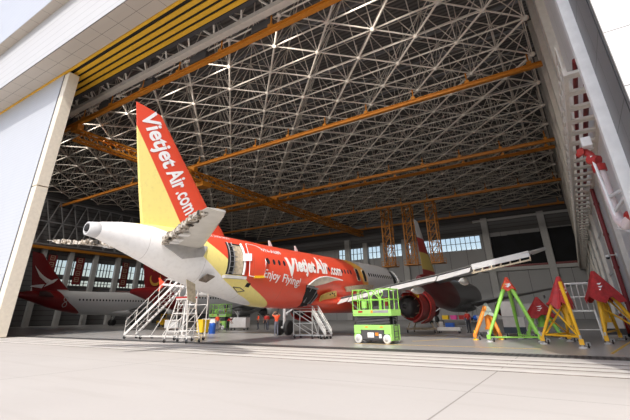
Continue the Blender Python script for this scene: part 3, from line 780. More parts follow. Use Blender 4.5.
# underside access panels on the tail
for k,(a,z,ss) in enumerate(((32.4,3.0,.25),(33.0,3.15,-.1))):
    pass
ap=MB().prism([P(32.0,.9,3.30),P(31.55,1.0,3.22),P(31.4,1.45,3.50),P(31.9,1.4,3.58)],(0,0,.06)); ap.build('open_access_panel',M_['brown'],hero)
ap=MB().prism([P(32.6,.6,3.35),P(32.0,.6,3.15),P(31.95,.75,2.2),P(32.5,.75,2.35)],(.06,0,0)); ap.build('hanging_access_panel',M_['tan'],hero)
hs=MB(); hs.path([P(a,side(a,z,.01),z) for a,z in ((29.6,3.09),(29.09,3.06),(28.67,2.91),(29.08,2.84),(29.6,3.09))],.025,5); hs.build('belly_hatch_seam',M_['dgrey'],hero)
polypatch('outflow_valve',[(28.79,3.34),(28.5,3.32),(28.55,3.10),(28.85,3.14)],M_['void'],.01,.02)
for a in (31.0,25.0,21.7): MB().prism([P(a,0.0,fsec(a)[0]+fsec(a)[1]-.05),P(a-.5,0,fsec(a)[0]+fsec(a)[1]-.05),P(a-.05,0,fsec(a)[0]+fsec(a)[1]+.42),P(a+.1,0,fsec(a)[0]+fsec(a)[1]+.42)],(.05,0,0)).build('antenna',M_['white'],hero)

# second airliner: only a slim fin seen edge on beyond the nose
def fin_bands():
    m,q,b=newmat('banded fin livery',.3); c,x=q.obj()
    t=q.math('ADD',x[2],q.math('MULTIPLY',x[1],.45))
    r_=q.ramp(q.math('DIVIDE',x[2],14.0),[(.0,(.42,.03,.025)),(.46,(.75,.56,.14)),(.60,(.42,.03,.025)),(.72,(.62,.60,.58))],'CONSTANT')
    q.l.new(r_,b.inputs['Base Color']); return m
RB=tail_livery('shaded red body livery',[(0,24),(3,24),(5,27.5),(6.2,29),(13,30)],(.15,.014,.014),(.20,.20,.205))  # hull colours darkened to stand for shade deep in the hall
a2=R(3); n2=Vector((-math.sin(a2),math.cos(a2),0))
tp=Vector((-15.0,46.6,0))+n2*(36.0-18)
p2=thing('airliner','shaded airliner with slim red and yellow fin parked ahead of the big airliner nose','airplane',tuple(tp),a2)
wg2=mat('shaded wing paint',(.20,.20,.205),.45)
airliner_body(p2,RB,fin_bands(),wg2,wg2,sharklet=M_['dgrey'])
for s_ in (5.75,-5.75): engine(p2,s_,M_['darkred'])
gear(p2)

# third airliner: red tail with a white bird, far left
RT=(.25,.015,.018)
L3=tail_livery('red tail white body livery',[(0,27.2),(2.4,27.2),(4,29.6),(5,30.6),(6.2,31.6),(6.4,20),(13,20)],RT,(.58,.58,.59))
p3=thing('airliner','white airliner with red tail and white bird emblem, far left inside the hangar','airplane',(-78.2,49.4,0),0)
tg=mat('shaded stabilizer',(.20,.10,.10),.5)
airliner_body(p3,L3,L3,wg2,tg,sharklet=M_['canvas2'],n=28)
for s_ in (5.75,-5.75): engine(p3,s_,M_['lgrey'])
gear(p3)
cabin_windows(p3,[28.0-.62*k for k in range(36)],lambda a:4.55,M_['win'],.32,.36)
def onfin(a,z): return P(a,.36,z)
bd=MB()
for k in range(6):
    a0,z0=33.3-.1*k,6.9+.14*k; a1,z1=36.2-.28*k-.1,9.9-.36*k
    am,zm=(a0+a1)/2+.25,(z0+z1)/2-.25
    o_k=Vector((.012*k,0,0)); bd.prism([onfin(a0,z0)+o_k,onfin(am,zm)+o_k,onfin(a1,z1)+o_k,onfin((a0+a1)/2-.05,(z0+z1)/2+.12)+o_k],(.03,0,0))
bd.prism([onfin(33.9,6.5),onfin(32.5,7.3),onfin(31.9,8.0),onfin(32.4,7.9),onfin(33.2,7.5),onfin(33.5,7.1)],(.125,0,0))
bd.prism([onfin(34.2,6.3),onfin(36.0,6.5),onfin(35.8,6.7),onfin(33.9,7.0)],(.14,0,0))
bd.build('bird_emblem',M_['text'],p3)
em=MB()
for z in (3.7,4.6):
    em.path([P(30.3+.35*math.cos(t),side(30.2,z+.4*math.sin(t),.03),z+.4*math.sin(t)) for t in [2*PI*k/10 for k in range(11)]],.05,5)
em.build('round_emblem',M_['lgrey'],p3)

# fourth airliner: red tail with gold swirl, behind the stairs
p4=thing('airliner','grey white airliner with dark red tail and gold swirl emblem, behind the mobile stairs','airplane',(-58,57.0,0),0)
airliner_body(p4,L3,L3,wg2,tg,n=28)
for s_ in (5.75,-5.75): engine(p4,s_,M_['lgrey'])
gear(p4)
cabin_windows(p4,[28.0-.62*k for k in range(36)],lambda a:4.55,M_['win'],.32,.36)
sw=MB()
for (ca,cz,ph) in ((33.6,9.0,0),(33.9,7.2,PI)):
    ro=[];ri=[]
    for k in range(13):
        t=ph+R(-40)+R(250)*k/12; wd=.08+.34*math.sin(PI*k/12)
        ro.append(onfin(ca+1.05*math.cos(t),cz+1.05*math.sin(t))); ri.append(onfin(ca+(1.05-wd)*math.cos(t),cz+(1.05-wd)*math.sin(t)))
    v=ro+ri; sw.add(v+[p+Vector((.03,0,0)) for p in v],[(k,k+1,14+k,13+k) for k in range(12)]+[(26+k,26+13+k,26+14+k,26+k+1) for k in range(12)]+[(k,26+k,26+k+1,k+1) for k in range(12)]+[(13+k,14+k,40+k,39+k) for k in range(12)])
sw.build('swirl_emblem',M_['gold'],p4)
# fifth: white nose section at the far left edge

# ------------------------------------------------------------------ mobile equipment on the floor
def wheel(name,c,r,w_,m,parent,ax=(1,0,0),hub=None):
    c=Vector(c); o=MB().lathe([(-w_/2,r*.55),(-w_/2,r*.9),(-w_*.3,r),(w_*.3,r),(w_/2,r*.9),(w_/2,r*.55)],c,ax,16).build(name,m,parent)
    if hub: MB().lathe([(-w_*.55,.01),(-w_*.55,r*.5),(w_*.55,r*.5),(w_*.55,.01)],c,ax,12).build('hub',hub,o)
    return o
def caster(parent,c,r=.10,plate=True):
    c=Vector(c); o=MB().lathe([(-.03,r*.5),(-.035,r*.9),(-.02,r),(.02,r),(.035,r*.9),(.03,r*.5)],c+Vector((0,0,r)),(1,0,0),12).build('caster',M_['black'],parent)
    MB().bar(c+Vector((.06,0,r)),c+Vector((.06,0,2.3*r)),.015,.08).bar(c+Vector((-.06,0,r)),c+Vector((-.06,0,2.3*r)),.015,.08).box(c+Vector((-.08,-.08,2.25*r)),c+Vector((.08,.08,2.5*r))).build('caster_fork',M_['steel'],o)

# scissor lift
def scissor_lift(loc,rz,label,group=None):
    t=thing('scissor_lift',label,'scissor lift',loc,rz,group)
    L,Wd=1.24,.56
    MB().box((-L+.42,-Wd+.05,.16),(L-.42,Wd-.05,.98)).build('chassis',M_['dgrey'],t,bevel=.02)
    for sx in (-1,1):
        c=MB(); x0,x1=sorted((sx*L,sx*(L-.46)))
        c.box((x0,-Wd,.50),(x1,Wd,.98)).box((x0 if sx<0 else x1-.12,-Wd,.16),(x0+.12 if sx<0 else x1,Wd,.50)); c.build('end_cover',M_['lgreen'],t,bevel=.03)
        for sy in (-1,1): wheel('wheel',(sx*(L-.29),sy*(Wd-.03),.245),.245,.16,M_['rubwhite'],t,(0,1,0),M_['lgrey'])
    MB().box((-L+.42,-Wd-.01,.72),(L-.42,Wd+.01,.98)).build('side_rail',M_['lgreen'],t)
    pn=MB().box((-L+.55,-Wd-.005,.22),(L-.50,-Wd+.05,.70)).build('side_tray',M_['dgrey'],t,bevel=.015)
    MB().box((-.30,-Wd-.02,.32),(.12,-Wd,.58)).build('warning_plate',M_['text'],pn)
    MB().box((.22,-Wd-.02,.42),(.42,-Wd,.58)).build('orange_decal',M_['orange'],pn)
    MB().box((.46,-Wd-.02,.30),(.62,-Wd,.50)).build('white_decal',M_['text'],pn)
    for x in (-.45,.55): MB().box((x,-Wd-.025,.84),(x+.2,-Wd-.01,.90)).build('orange_decal',M_['orange'],t)
    for k in range(3):
        z0=1.0+k*.15
        for sy in (-1,1):
            a=MB().bar((-L+.12,sy*(Wd-.12),z0),(L-.12,sy*(Wd-.12),z0+.12),.06,.10,side=(0,1,0)).build('scissor_arm',M_['dgrey'],t)
            a=MB().bar((-L+.12,sy*(Wd-.20),z0+.12),(L-.12,sy*(Wd-.20),z0),.06,.10,side=(0,1,0)).build('scissor_arm',M_['dgrey'],t)
    MB().box((-L+.08,-Wd+.06,1.40),(L-.08,Wd-.06,1.47)).box((-.2,-.3,1.0),(.2,.3,1.40)).build('lift_frame',M_['dgrey'],t)
    d=MB().box((-L,-Wd-.02,1.46),(L+.12,Wd+.02,1.56))
    for sy in (-1,1): d.box((-L,sy*(Wd+.02)-.02,1.56),(L+.12,sy*(Wd+.02)+.02,1.80))
    for x in (-L,L+.08): d.box((x,-Wd,1.56),(x+.04,Wd,1.80))
    dk=d.build('platform',M_['lgreen'],t)
    MB().box((.18,-Wd-.05,1.62),(L-.05,-Wd-.038,1.76)).build('name_plate',M_['grey'],dk)
    MB().box((.02,-Wd-.05,1.62),(.16,-Wd-.038,1.76)).build('orange_decal',M_['orange'],dk)
    MB().box((-.85,-Wd-.05,1.64),(-.55,-Wd-.038,1.74)).build('red_decal',M_['red'],dk)
    def rail_(pts,name='guardrail',r=.028): MB().path(pts,r,6).build(name,M_['green'],t)
    zt=2.92
    for sy in (-1,1):
        y=sy*Wd
        rail_([(-L,y,1.8),(-L,y,zt-.12),(-L+.1,y,zt),(-.3,y,zt),(.05,y,2.55),(.05,y,1.8)])
        rail_([(.10,y,1.8),(.10,y,2.5),(.45,y,zt),(L+.05,y,zt),(L+.05,y,1.8)])
        rail_([(-.75,y,1.8),(-.75,y,zt)]); rail_([(.62,y,1.8),(.62,y,zt)]); rail_([(-L,y,2.35),(L+.05,y,2.35)],'mid_rail')
        rail_([(.10,y,2.9),(.62,y,2.4)],'brace')
    for x in (-L,L+.05): rail_([(x,-Wd,zt),(x,Wd,zt)]); rail_([(x,-Wd,2.35),(x,Wd,2.35)],'mid_rail'); rail_([(x,0,1.8),(x,0,zt)])
    rail_([(L-.30,-Wd,1.8),(L-.30,-Wd,2.25),(L,-Wd,2.25)],'gate')
    cb=MB().box((L-.45,-.35,2.45),(L-.15,.05,2.85)).build('control_box',M_['dgrey'],t)
    MB().box((-L+.05,Wd-.2,1.9),(-L+.35,Wd-.02,2.3)).build('manual_box',M_['lgreen'],t)
    MB().box((L-.62,.15,2.0),(L-.5,.3,2.6)).build('tool_roll',M_['red'],t)
    ld=MB()
    for z in (.35,.65,.95,1.25): ld.bar((L+.06,-.25,z),(L+.06,.25,z),.04)
    for y in (-.25,.25): ld.bar((L+.04,y,.2),(L+.04,y,1.5),.035)
    ld.build('ladder',M_['dgrey'],t)
    return t
scissor_lift((-10.50,22.95,0),-.10,'lime green scissor lift with grey folded arms, parked under the near wing')
scissor_lift((-39.0,38.0,0),.15,'bright green scissor lift standing far back under the tail cone, beside the white carts')

# mobile stairs beside the tail
def stairs(loc,rz,label,run,rise,width,platform,mats,steps,group=None,railh=1.05,flip=1):
    t=thing('mobile_stairs',label,'stairs',loc,rz,group); m=mats
    y0,y1=-width/2,width/2; x0=0.0; x1=run
    b=.28
    for y in (y0,y1):
        MB().bar((x0,y,b),(x1,y,rise),.05,.18,side=(0,1,0)).build('stringer',m,t)
        h=MB(); h.path([(x0,y,b),(x0,y,b+railh),(x1,y,rise+railh),(x1+platform,y,rise+railh),(x1+platform,y,rise)],.024,6)
        h.path([(x0,y,b+railh*.5),(x1,y,rise+railh*.5),(x1+platform,y,rise+railh*.5)],.024,6)
        n=max(3,int(run/1.1))
        for k in range(1,n+1):
            u=k/n; h.tube((x0+run*u,y,b+(rise-b)*u),(x0+run*u,y,b+(rise-b)*u+railh),.026,6)
        h.build('handrail',m,t)
    for k in range(1,steps):
        u=k/steps; MB().box((x0+run*u-.11,y0+.03,b+(rise-b)*u-.02),(x0+run*u+.11,y1-.03,b+(rise-b)*u+.02)).build('step',M_['alu'],t)
    MB().box((x1-.05,y0,rise-.06),(x1+platform,y1,rise)).build('platform',M_['alu'],t)
    f=MB()
    for y in (y0,y1):
        f.bar((x0,y,.22),(x1+platform,y,.22),.055)
        for x in (x1,x1+platform): f.bar((x,y,.22),(x,y,rise),.05)
        f.bar((x1,y,.22),(x1+platform,y,rise*.55),.04); f.bar((x1,y,rise*.55),(x1+platform,y,rise*.55),.04)
        f.bar((x1*.55,y,.22),(x1,y,rise*.8),.035)
        f.bar((x1,y,rise*.55),(x1+platform,y,rise),.045)
    for x in (x0,x1*.55,x1,x1+platform): f.bar((x,y0,.22),(x,y1,.22),.06)
    f.build('base_frame',m,t)
    for x in (x0+.1,x1*.35,x1,x1+platform-.1):
        for y in (y0,y1): caster(t,(x,y,0),.115)
    return t
ws_=mat('white steel tube',(.74,.72,.68),.4,var=.06)
stairs((-30.75,20.35,0),.02,'tall white mobile stairs on casters beside the tail, rising to the right',5.9,4.25,1.05,1.9,ws_,17)
stairs((-15.3,25.4,0),PI-.05,'small white mobile stairs standing under the open gear bay of the red fuselage',1.15,1.82,.75,1.7,M_['alu'],9,railh=.34)
# A-frame trestle ladder
t=thing('trestle_ladder','white A-frame trestle standing at the right end of the tall stairs','ladder',(-22.35,18.55,0),.06)
b=MB()
for y in (-.55,.55):
    for x in (-1,1): b.bar((x*1.0,y,.25),(x*.45,y*.6,2.65),.06)
    b.bar((-.9,y,.7),(.9,y,.7),.05); b.bar((-.65,y*.8,1.75),(.65,y*.8,1.75),.05); b.bar((-.9,y,.7),(.65,y*.8,1.75),.04)
for x in (-1,1):
    for k in range(6): z=.45+k*.4; u=(z-.25)/2.4; b.bar((x*(1-.55*u),-.55+.22*u,z),(x*(1-.55*u),.55-.22*u,z),.04)
b.build('frame',ws_,t)
MB().box((-.55,-.38,2.6),(.55,.38,2.68)).build('top_tray',ws_,t); MB().box((-.58,-.40,2.68),(.58,-.36,2.78)).box((-.58,.36,2.68),(.58,.40,2.78)).build('red_edge',M_['red'],t)
for x in (-1,1):
    for y in (-.55,.55): caster(t,(x,y,0),.10)
# pole and flared head stand in for a far wingtip; upright is added
t=thing('wingtip_stand_in','white pole with flared orange-red head, standing in for a far wingtip, seen between the tall stairs handrails','pole',(-33.2,24.3,0))
MB().tube((.35,0,4.35),(4.2,-.25,3.95),.10,8,.13).build('pole',M_['white'],t)
MB().prism([(.5,-.06,4.25),(-.2,-.06,3.75),(-.05,-.06,4.3),(-.35,-.06,5.0),(.6,-.06,4.5)],(0,.12,0)).build('flared_head',M_['canvas2'],t)
MB().bar((4.2,-.25,0),(4.2,-.25,4.05),.12).bar((3.4,-.25,.05),(5.0,-.25,.05),.14).bar((4.2,-1.0,.05),(4.2,.5,.05),.14).build('stand',M_['white'],t)

# tripod jacks
def tripod(loc,label,apex,feet,mleg,mcov,cov_len,group='tripod aircraft jacks',r=.10,braces=None,cov_r=.55,emblem=True,inner=True,mfoot=None,seed=1):
    rnd=random.Random(seed)
    t=thing('tripod_jack',label,'aircraft jack',loc,0,group); A=Vector(apex)-Vector(loc)
    F=[Vector(f)-Vector(loc) for f in feet]
    for f in F:
        top=A.lerp(f,.06); lg=MB().tube(top,f+Vector((0,0,.28)),r*1.25,10,r*.85)
        d=(f-A).normalized(); lg.box(f+Vector((-.10,-.10,.14)),f+Vector((.10,.10,.38)))
        g=lg.build('leg',mleg,t)
        MB().tube(f+Vector((0,0,.04)),f+Vector((0,0,.55)),.05,8).lathe([(0,.17),(.05,.16),(.07,.05)],f,(0,0,1),14).build('foot_screw',mfoot or M_['lgrey'],g)
        caster(g,f+Vector((.24,.12,0)),.10)
    for (i,u,j,v,rr) in (braces or []):
        p=A.lerp(F[i],u); q_=A.lerp(F[j],v); MB().tube(p,q_,rr,8).build('brace',mleg,t)
    if inner:
        cc=(F[0]+F[1]+F[2])/3
        MB().tube(Vector((A.x,A.y,A.z*.30)),Vector((A.x,A.y,A.z-.15)),r*1.7,12).tube(Vector((A.x,A.y,A.z*.28)),Vector((A.x,A.y,A.z*.34)),r*2.3,12).build('ram_cylinder',mleg,t)
    if mcov:
        n=18; rings=[]
        for u in (0,.04,.15,.35,.6,.85,1.0):
            ring=[]
            for k in range(n):
                a=2*PI*k/n; legd=0
                for f in F:
                    fa=math.atan2(f.y-A.y,f.x-A.x); dd=abs((a-fa+PI)%(2*PI)-PI); legd=max(legd,math.exp(-(dd/.45)**2))
                sl=max(math.hypot(f.x-A.x,f.y-A.y) for f in F)/A.z
                rad=.07+u*cov_len*(.18*cov_r+sl*.42*legd)+u*cov_r*.28+rnd.uniform(-.03,.03)*u
                zz=A.z+.12-u*cov_len*(1+.12*math.sin(5*a+seed)*(u>.9))-(.0)
                ring.append(Vector((A.x+rad*math.cos(a),A.y+rad*math.sin(a),zz)))
            rings.append(ring)
        c=MB().loft(rings,caps=False,smooth=False); c.add(rings[0],[tuple(range(n))])
        co=c.build('canvas_cover',mcov,t); sm=co.modifiers.new('thick','SOLIDIFY'); sm.thickness=.02; sm.offset=1
        if emblem:
            e=MB()
            for k,(dx,dz,l) in enumerate(((0,0,.22),(.05,-.09,.20),(.02,-.17,.13))):
                best=None
                u=(.38+.1*k); yy=A.y-(.07+u*cov_len*.18*cov_r+u*cov_r*.28)-.08-.16*u*cov_len
                e.prism([(A.x+dx-.12,yy,A.z-u*cov_len),(A.x+dx+l,yy-.02,A.z-u*cov_len+.05),(A.x+dx+l-.08,yy-.03,A.z-u*cov_len-.05)],(0,-.015,0))
            e.build('white_emblem',M_['text'],co)
    return t
tripod((-3.6,27.8,0),'lime green tripod jack with a small orange red cap, left of the yellow ones',(-3.6,27.8,3.45),[(-4.95,26.3,0),(-2.35,27.0,0),(-3.75,30.0,0)],M_['green'],M_['canvas2'],.75,r=.10,cov_r=.6,
    braces=[(0,.93,1,.93,.04),(1,.93,2,.93,.04),(1,.30,1,.88,.07)],inner=False,seed=3)
tripod((-5.35,29.2,0),'small orange tripod jack under a grey green cloth, left of the green jack',(-5.35,29.2,2.0),[(-6.05,27.9,0),(-4.7,28.7,0),(-5.4,31.2,0)],M_['orange'],M_['canvasg'],.75,r=.125,cov_r=.65,emblem=False,mfoot=M_['yplastic'],seed=5)
BR=[(0,.62,2,.86,.04),(2,.55,1,.86,.04),(0,.30,2,.60,.05),(0,.86,1,.86,.05),(1,.86,2,.86,.05),(0,.86,2,.86,.05),(0,.45,1,.86,.04),(1,.45,2,.8,.04),(2,.4,0,.85,.05)]
tripod((-.72,25.7,0),'yellow tripod jack draped with a dark red cover, front one with feet near the drain',(-.72,25.7,3.2),[(-2.15,25.65,0),(-.38,23.4,0),(-1.0,28.1,0)],M_['yellow'],M_['canvas'],1.5,r=.08,cov_r=.62,braces=BR,seed=7)
tripod((1.0,28.0,0),'yellow tripod jack draped with a dark red cover, nearest the right wall',(.98,28.0,3.55),[(.70,26.7,0),(2.55,28.2,0),(1.5,30.5,0)],M_['yellow'],M_['canvas'],1.55,r=.10,cov_r=1.2,braces=[(0,.5,1,.8,.05),(2,.5,0,.85,.05),(0,.85,2,.85,.05),(2,.3,1,.7,.05)],seed=9)
tripod((-2.45,31.5,0),'low green tripod jack with a dark red cover, behind the front yellow jack',(-2.45,31.5,2.35),[(-3.3,30.6,0),(-1.5,30.7,0),(-2.4,33.1,0)],M_['green'],M_['canvas'],1.2,r=.14,cov_r=1.5,seed=11)

# aluminium step platform between the yellow jacks
t=thing('step_platform','bare aluminium step platform with guard rails between the two yellow jacks','work platform',(.02,29.2,0))
b=MB()
for x in (-.55,.55):
    for y in (-.45,.45): b.bar((x*1.15,y*1.2,.12),(x,y,1.6),.075)
    b.bar((x*1.1,-.5,.5),(x*1.1,.5,.5),.04)
b.bar((-.6,-.5,.6),(.6,-.5,.6),.04); b.build('legs_frame',M_['alu'],t)
MB().box((-.6,-.5,1.55),(.6,.5,1.63)).build('deck',M_['alu'],t)
r_=MB()
for y in (-.48,.48):
    r_.path([(-.58,y,1.6),(-.58,y,3.1),(.58,y,3.1),(.58,y,1.6)],.048,6); r_.path([(.3,y,1.6),(.3,y,3.1)],.03,6); r_.path([(-.58,y,2.35),(.58,y,2.35)],.03,6); r_.path([(0,y,1.6),(0,y,3.1)],.03,6); r_.path([(-.3,y,1.6),(-.3,y,3.1)],.025,6)
for x in (-.58,.58): r_.path([(x,-.48,3.1),(x,.48,3.1)],.03,6)
r_.build('guard_rail',M_['alu'],t)
for x in (-.63,.63):
    for y in (-.54,.54): caster(t,(x,y,0),.06)

# carts and cabinets
def cart(loc,rz,label,L,Wd,H,mb_,mtop,extras=0,group='service carts',name='equipment_cart',cat='cart'):
    t=thing(name,label,cat,loc,rz,group)
    MB().box((-L/2,-Wd/2,.28),(L/2,Wd/2,H)).build('body',mb_,t,bevel=.03)
    MB().box((-L/2-.03,-Wd/2-.03,H),(L/2+.03,Wd/2+.03,H+.05)).build('top',mtop,t)
    for x in (-.4,.4):
        for y in (-.38,.38): caster(t,(x*L,y*Wd,0),.11)
    for k in range(2): MB().box((-L/2+.06+k*L/2,-Wd/2-.015,.34),(-.04+k*L/2,-Wd/2+.01,H-.08)).build('door',mb_,t)
    MB().path([(L/2,-Wd/2+.05,H-.15),(L/2+.2,-Wd/2+.05,H+.15),(L/2+.2,Wd/2-.05,H+.15),(L/2,Wd/2-.05,H-.15)],.02,6).build('push_handle',M_['steel'],t)
    return t
c_=cart((-4.25,32.2,0),.12,'white equipment cart with a dark lower tray, behind the green jack legs',1.35,.9,1.25,M_['white'],M_['lgrey'])
MB().box((-.70,-.50,.24),(.70,.50,.62)).build('battery_tray',mat('dark blue tray',(.05,.07,.10),.5),c_)
c_=cart((1.35,31.9,0),-.1,'white equipment cart with a dark lower tray, beside the wall behind the right yellow jack',1.2,.8,1.2,M_['white'],M_['lgrey'])
MB().box((-.62,-.45,.24),(.62,.45,.58)).build('battery_tray',M_['dgrey'],c_)
cart((-4.75,34.0,0),.1,'tall white cabinet standing behind the green jack apex',.9,.8,2.3,M_['white'],M_['lgrey'],name='tool_cabinet',cat='cabinet')
cart((-3.6,34.8,0),.1,'second tall pale cabinet, right of the white one behind the green jack',1.0,.8,2.1,M_['lgrey'],M_['lgrey'],name='tool_cabinet',cat='cabinet')
cart((-6.25,32.6,0),.1,'low white cart behind the orange jack',.9,.7,1.3,M_['white'],M_['white'])
cart((-41.5,33.0,0),.25,'white cart seen through the tall stairs, leftmost of the carts under the tail',1.9,1.0,1.15,M_['lgrey'],M_['white'],group='white carts under the tail')
cart((-35.2,33.0,0),.2,'white cart directly left of the man in orange under the tail',1.7,1.0,1.25,M_['white'],M_['lgrey'],group='white carts under the tail')
cart((-34.6,37.0,0),.2,'white cart right of the man in orange under the tail',2.2,1.0,1.35,M_['white'],M_['lgrey'],group='white carts under the tail')
t=thing('platform_trolley','low white platform trolley with blue box under the red engine','trolley',(-9.95,36.6,0),.1)
MB().box((-.95,-.45,.34),(.95,.45,.46)).box((-.95,-.47,.20),(.95,-.43,.46)).build('deck',M_['white'],t)
for x in (-.8,.8):
    for y in (-.35,.35): caster(t,(x,y,0),.10)
o=MB().lathe([(0,.2),(.38,.2),(.42,.16)],(-10.6,36.5,.46),(0,0,1),16).build('bucket',M_['lgrey']); tag(o,'pale bucket standing on the low white trolley','bucket')
o=MB().box((-10.2,36.3,.46),(-9.5,36.8,.80)).build('box',M_['blue'],bevel=.04); tag(o,'blue box lying on the low white trolley','box')
t=thing('work_table','steel work table right of the low trolley','table',(-7.9,38.3,0),.1)
MB().box((-1.0,-.45,.85),(1.0,.45,.92)).build('table_top',M_['steel'],t)
for x in (-.92,.92):
    for y in (-.38,.38): MB().bar((x,y,0),(x,y,.85),.06).build('leg',M_['steel'],t)
for k,(x,c,lab) in enumerate(((-8.7,'blue','crumpled blue bag on the steel work table, left one'),(-7.95,'blue','crumpled blue bag on the steel work table, middle one'),(-7.2,'pink','pink bag at the right end of the steel work table'))):
    b=MB().ball((x,38.3,1.152),.30,12,8,(1.1,.9,.75)); o=b.build('bag',M_[c]); tag(o,lab,'bag')
t=thing('parts_rack','dark steel parts rack with coloured bins behind the low trolley','rack',(-10.6,41.5,0),.1)
for x in (-1.2,1.2):
    for y in (-.3,.3): MB().bar((x,y,0),(x,y,.95),.06).build('post',M_['dgrey'],t)
for z in (.4,.95): MB().box((-1.22,-.32,z),(1.22,.32,z+.04)).build('shelf',M_['steel'],t)
for k,(x,c,lab) in enumerate(((-11.5,'yplastic','yellow bin on the dark rack'),(-10.7,'pink','pink bin on the dark rack, right of the yellow bin'),(-9.9,'red','red bin at the right end of the dark rack'))):
    b=MB().loft([[(x+sx*w2,41.5+sy*.22,z) for sx,sy in ((-1,-1),(1,-1),(1,1),(-1,1))] for z,w2 in ((.99,.26),(1.35,.32))],smooth=False); o=b.build('bin',M_[c]); tag(o,lab,'bin')
t=thing('engine_stand','yellow engine stand with struts under the starboard engine','stand',(-12.3,37.0,0),.05)
b=MB()
for y in (-1,1): b.bar((-1.3,y,.3),(1.3,y,.3),.12); 
for x in (-1.2,1.2): b.bar((x,-1,.3),(x,1,.3),.10); b.bar((x,-1,.3),(x*.8,-.9,.8),.09); b.bar((x,1,.3),(x*.8,.9,.8),.09)
b.build('frame',M_['tan'],t)
for x in (-1.2,1.2):
    for y in (-1,1): caster(t,(x,y,0),.12)
# bins and drums behind the trestle
t=thing('drum','blue drum behind the white trestle','drum',(-30.6,28.9,0)); MB().lathe([(0,.30),(.02,.32),(.3,.31),(.32,.33),(.6,.31),(.62,.33),(.9,.31),(.93,.30)],(0,0,0),(0,0,1),18).build('body',M_['blue'],t); MB().lathe([(.93,.06),(.97,.06)],(.12,0,0),(0,0,1),10).build('cap',M_['black'],t)
t=thing('waste_bin','yellow wheeled bin behind the white trestle, left of the blue drum','bin',(-31.6,28.6,0)); MB().loft([[(sx*w2,sy*w2,z) for sx,sy in ((-1,-1),(1,-1),(1,1),(-1,1))] for z,w2 in ((.12,.36),(1.15,.45))],smooth=False).build('tub',M_['yplastic'],t); MB().box((-.48,-.48,1.15),(.48,.48,1.25)).build('lid',M_['yplastic'],t); wheel('wheel',(-.3,.3,.12),.12,.08,M_['black'],t); wheel('wheel',(.3,.3,.12),.12,.08,M_['black'],t)
t=thing('tow_tractor','small yellow tow tractor parked beyond the foot of the tall stairs','tractor',(-58,44.5,0),.3)
MB().box((-1.3,-.7,.35),(1.3,.7,.95)).box((-.5,-.6,.95),(.1,.6,1.25)).build('body',M_['yellow'],t,bevel=.05); MB().path([(-.6,-.6,.95),(-.6,-.6,1.9),(.4,-.6,1.9),(.5,-.6,.95)],.04,6).path([(-.6,.6,.95),(-.6,.6,1.9),(.4,.6,1.9),(.5,.6,.95)],.04,6).box((-.65,-.65,1.88),(.45,.65,1.96)).build('cab_frame',M_['yellow'],t)
for x in (-.85,.85):
    for y in (-.7,.7): wheel('wheel',(x,y,.34),.34,.24,M_['black'],t,(0,1,0),M_['lgrey'])
# fire extinguisher trolley by the right wall
t=thing('fire_extinguisher','red wheeled fire extinguisher leaning near the right wall','fire extinguisher',(2.2,33.3,0),.3)
MB().lathe([(.25,.10),(.28,.22),(1.15,.22),(1.28,.12),(1.36,.07),(1.42,.07)],(0,0,0),(-.18,0,1),16).build('cylinder',M_['red'],t)
MB().path([(-.25,-.15,1.35),(-.45,-.2,1.0),(-.3,-.28,.5)],.025,6).build('hose',M_['black'],t)
for y in (-.25,.25): wheel('wheel',(.05,y,.2),.2,.07,M_['black'],t,(0,1,0))
MB().bar((.05,-.2,.2),(-.3,-.2,1.6),.03).bar((.05,.2,.2),(-.3,.2,1.6),.03).bar((-.3,-.2,1.6),(-.3,.2,1.6),.03).build('trolley_frame',M_['steel'],t)
# fire monitor on the right post
t=thing('fire_monitor','red and white fire water monitor on a grey bracket by the right door post','fire monitor',(2.05,16.0,0))
def mo(p):
    k=1.108; q=Vector((p[0]*k,p[1]*k,1.566+(p[2]-1.566)*k)); return (q.x-2.05-.30,q.y-16.0,q.z-1.05)
pw=MB().path([mo((2.2,15.3,5.2)),mo((2.05,15.6,5.0)),mo((1.95,15.9,5.25)),mo((1.93,16,5.8)),mo((1.93,16.1,6.7)),mo((1.92,16.2,7.1))],.17,10); pw.build('riser_pipe',mat('pale pink pipe',(.70,.60,.60),.4),t)
el=MB().tube(mo((1.92,16.2,7.05)),mo((1.92,16.2,7.3)),.24,12).path([mo((1.90,16.2,7.3)),mo((1.80,16.3,7.75)),mo((1.62,16.4,8.0)),mo((1.52,16.2,7.9))],.14,8).tube(mo((1.95,16,7.4)),mo((1.72,16.2,7.55)),.2,10); el.build('swivel_joint',M_['red'],t)
MB().tube(mo((1.62,16.4,8.0)),mo((1.45,16.6,7.9)),.16,10,.10).build('nozzle',M_['red'],t)
MB().box(mo((1.62,15.95,8.0)),mo((1.93,16.3,8.35))).build('actuator_box',M_['white'],t,bevel=.02)
MB().path([mo((1.78,16.0,7.6)),mo((1.86,15.9,6.2)),mo((1.9,15.8,5.0))],.05,8).build('conduit',M_['text'],t)
MB().bar(mo((1.9,15.9,6.05)),mo((2.3,14.95,6.05)),.10).bar(mo((1.9,15.9,5.5)),mo((2.3,14.95,5.9)),.10).bar(mo((2.2,14.95,5.0)),mo((2.2,14.95,6.6)),.14,.10).bar(mo((1.85,15.9,5.0)),mo((2.35,15.0,4.6)),.06).build('bracket',M_['lgrey'],t)
MB().tube(mo((2.3,15.1,5.2)),mo((2.2,15.4,5.25)),.2,12).build('flange',M_['red'],t)
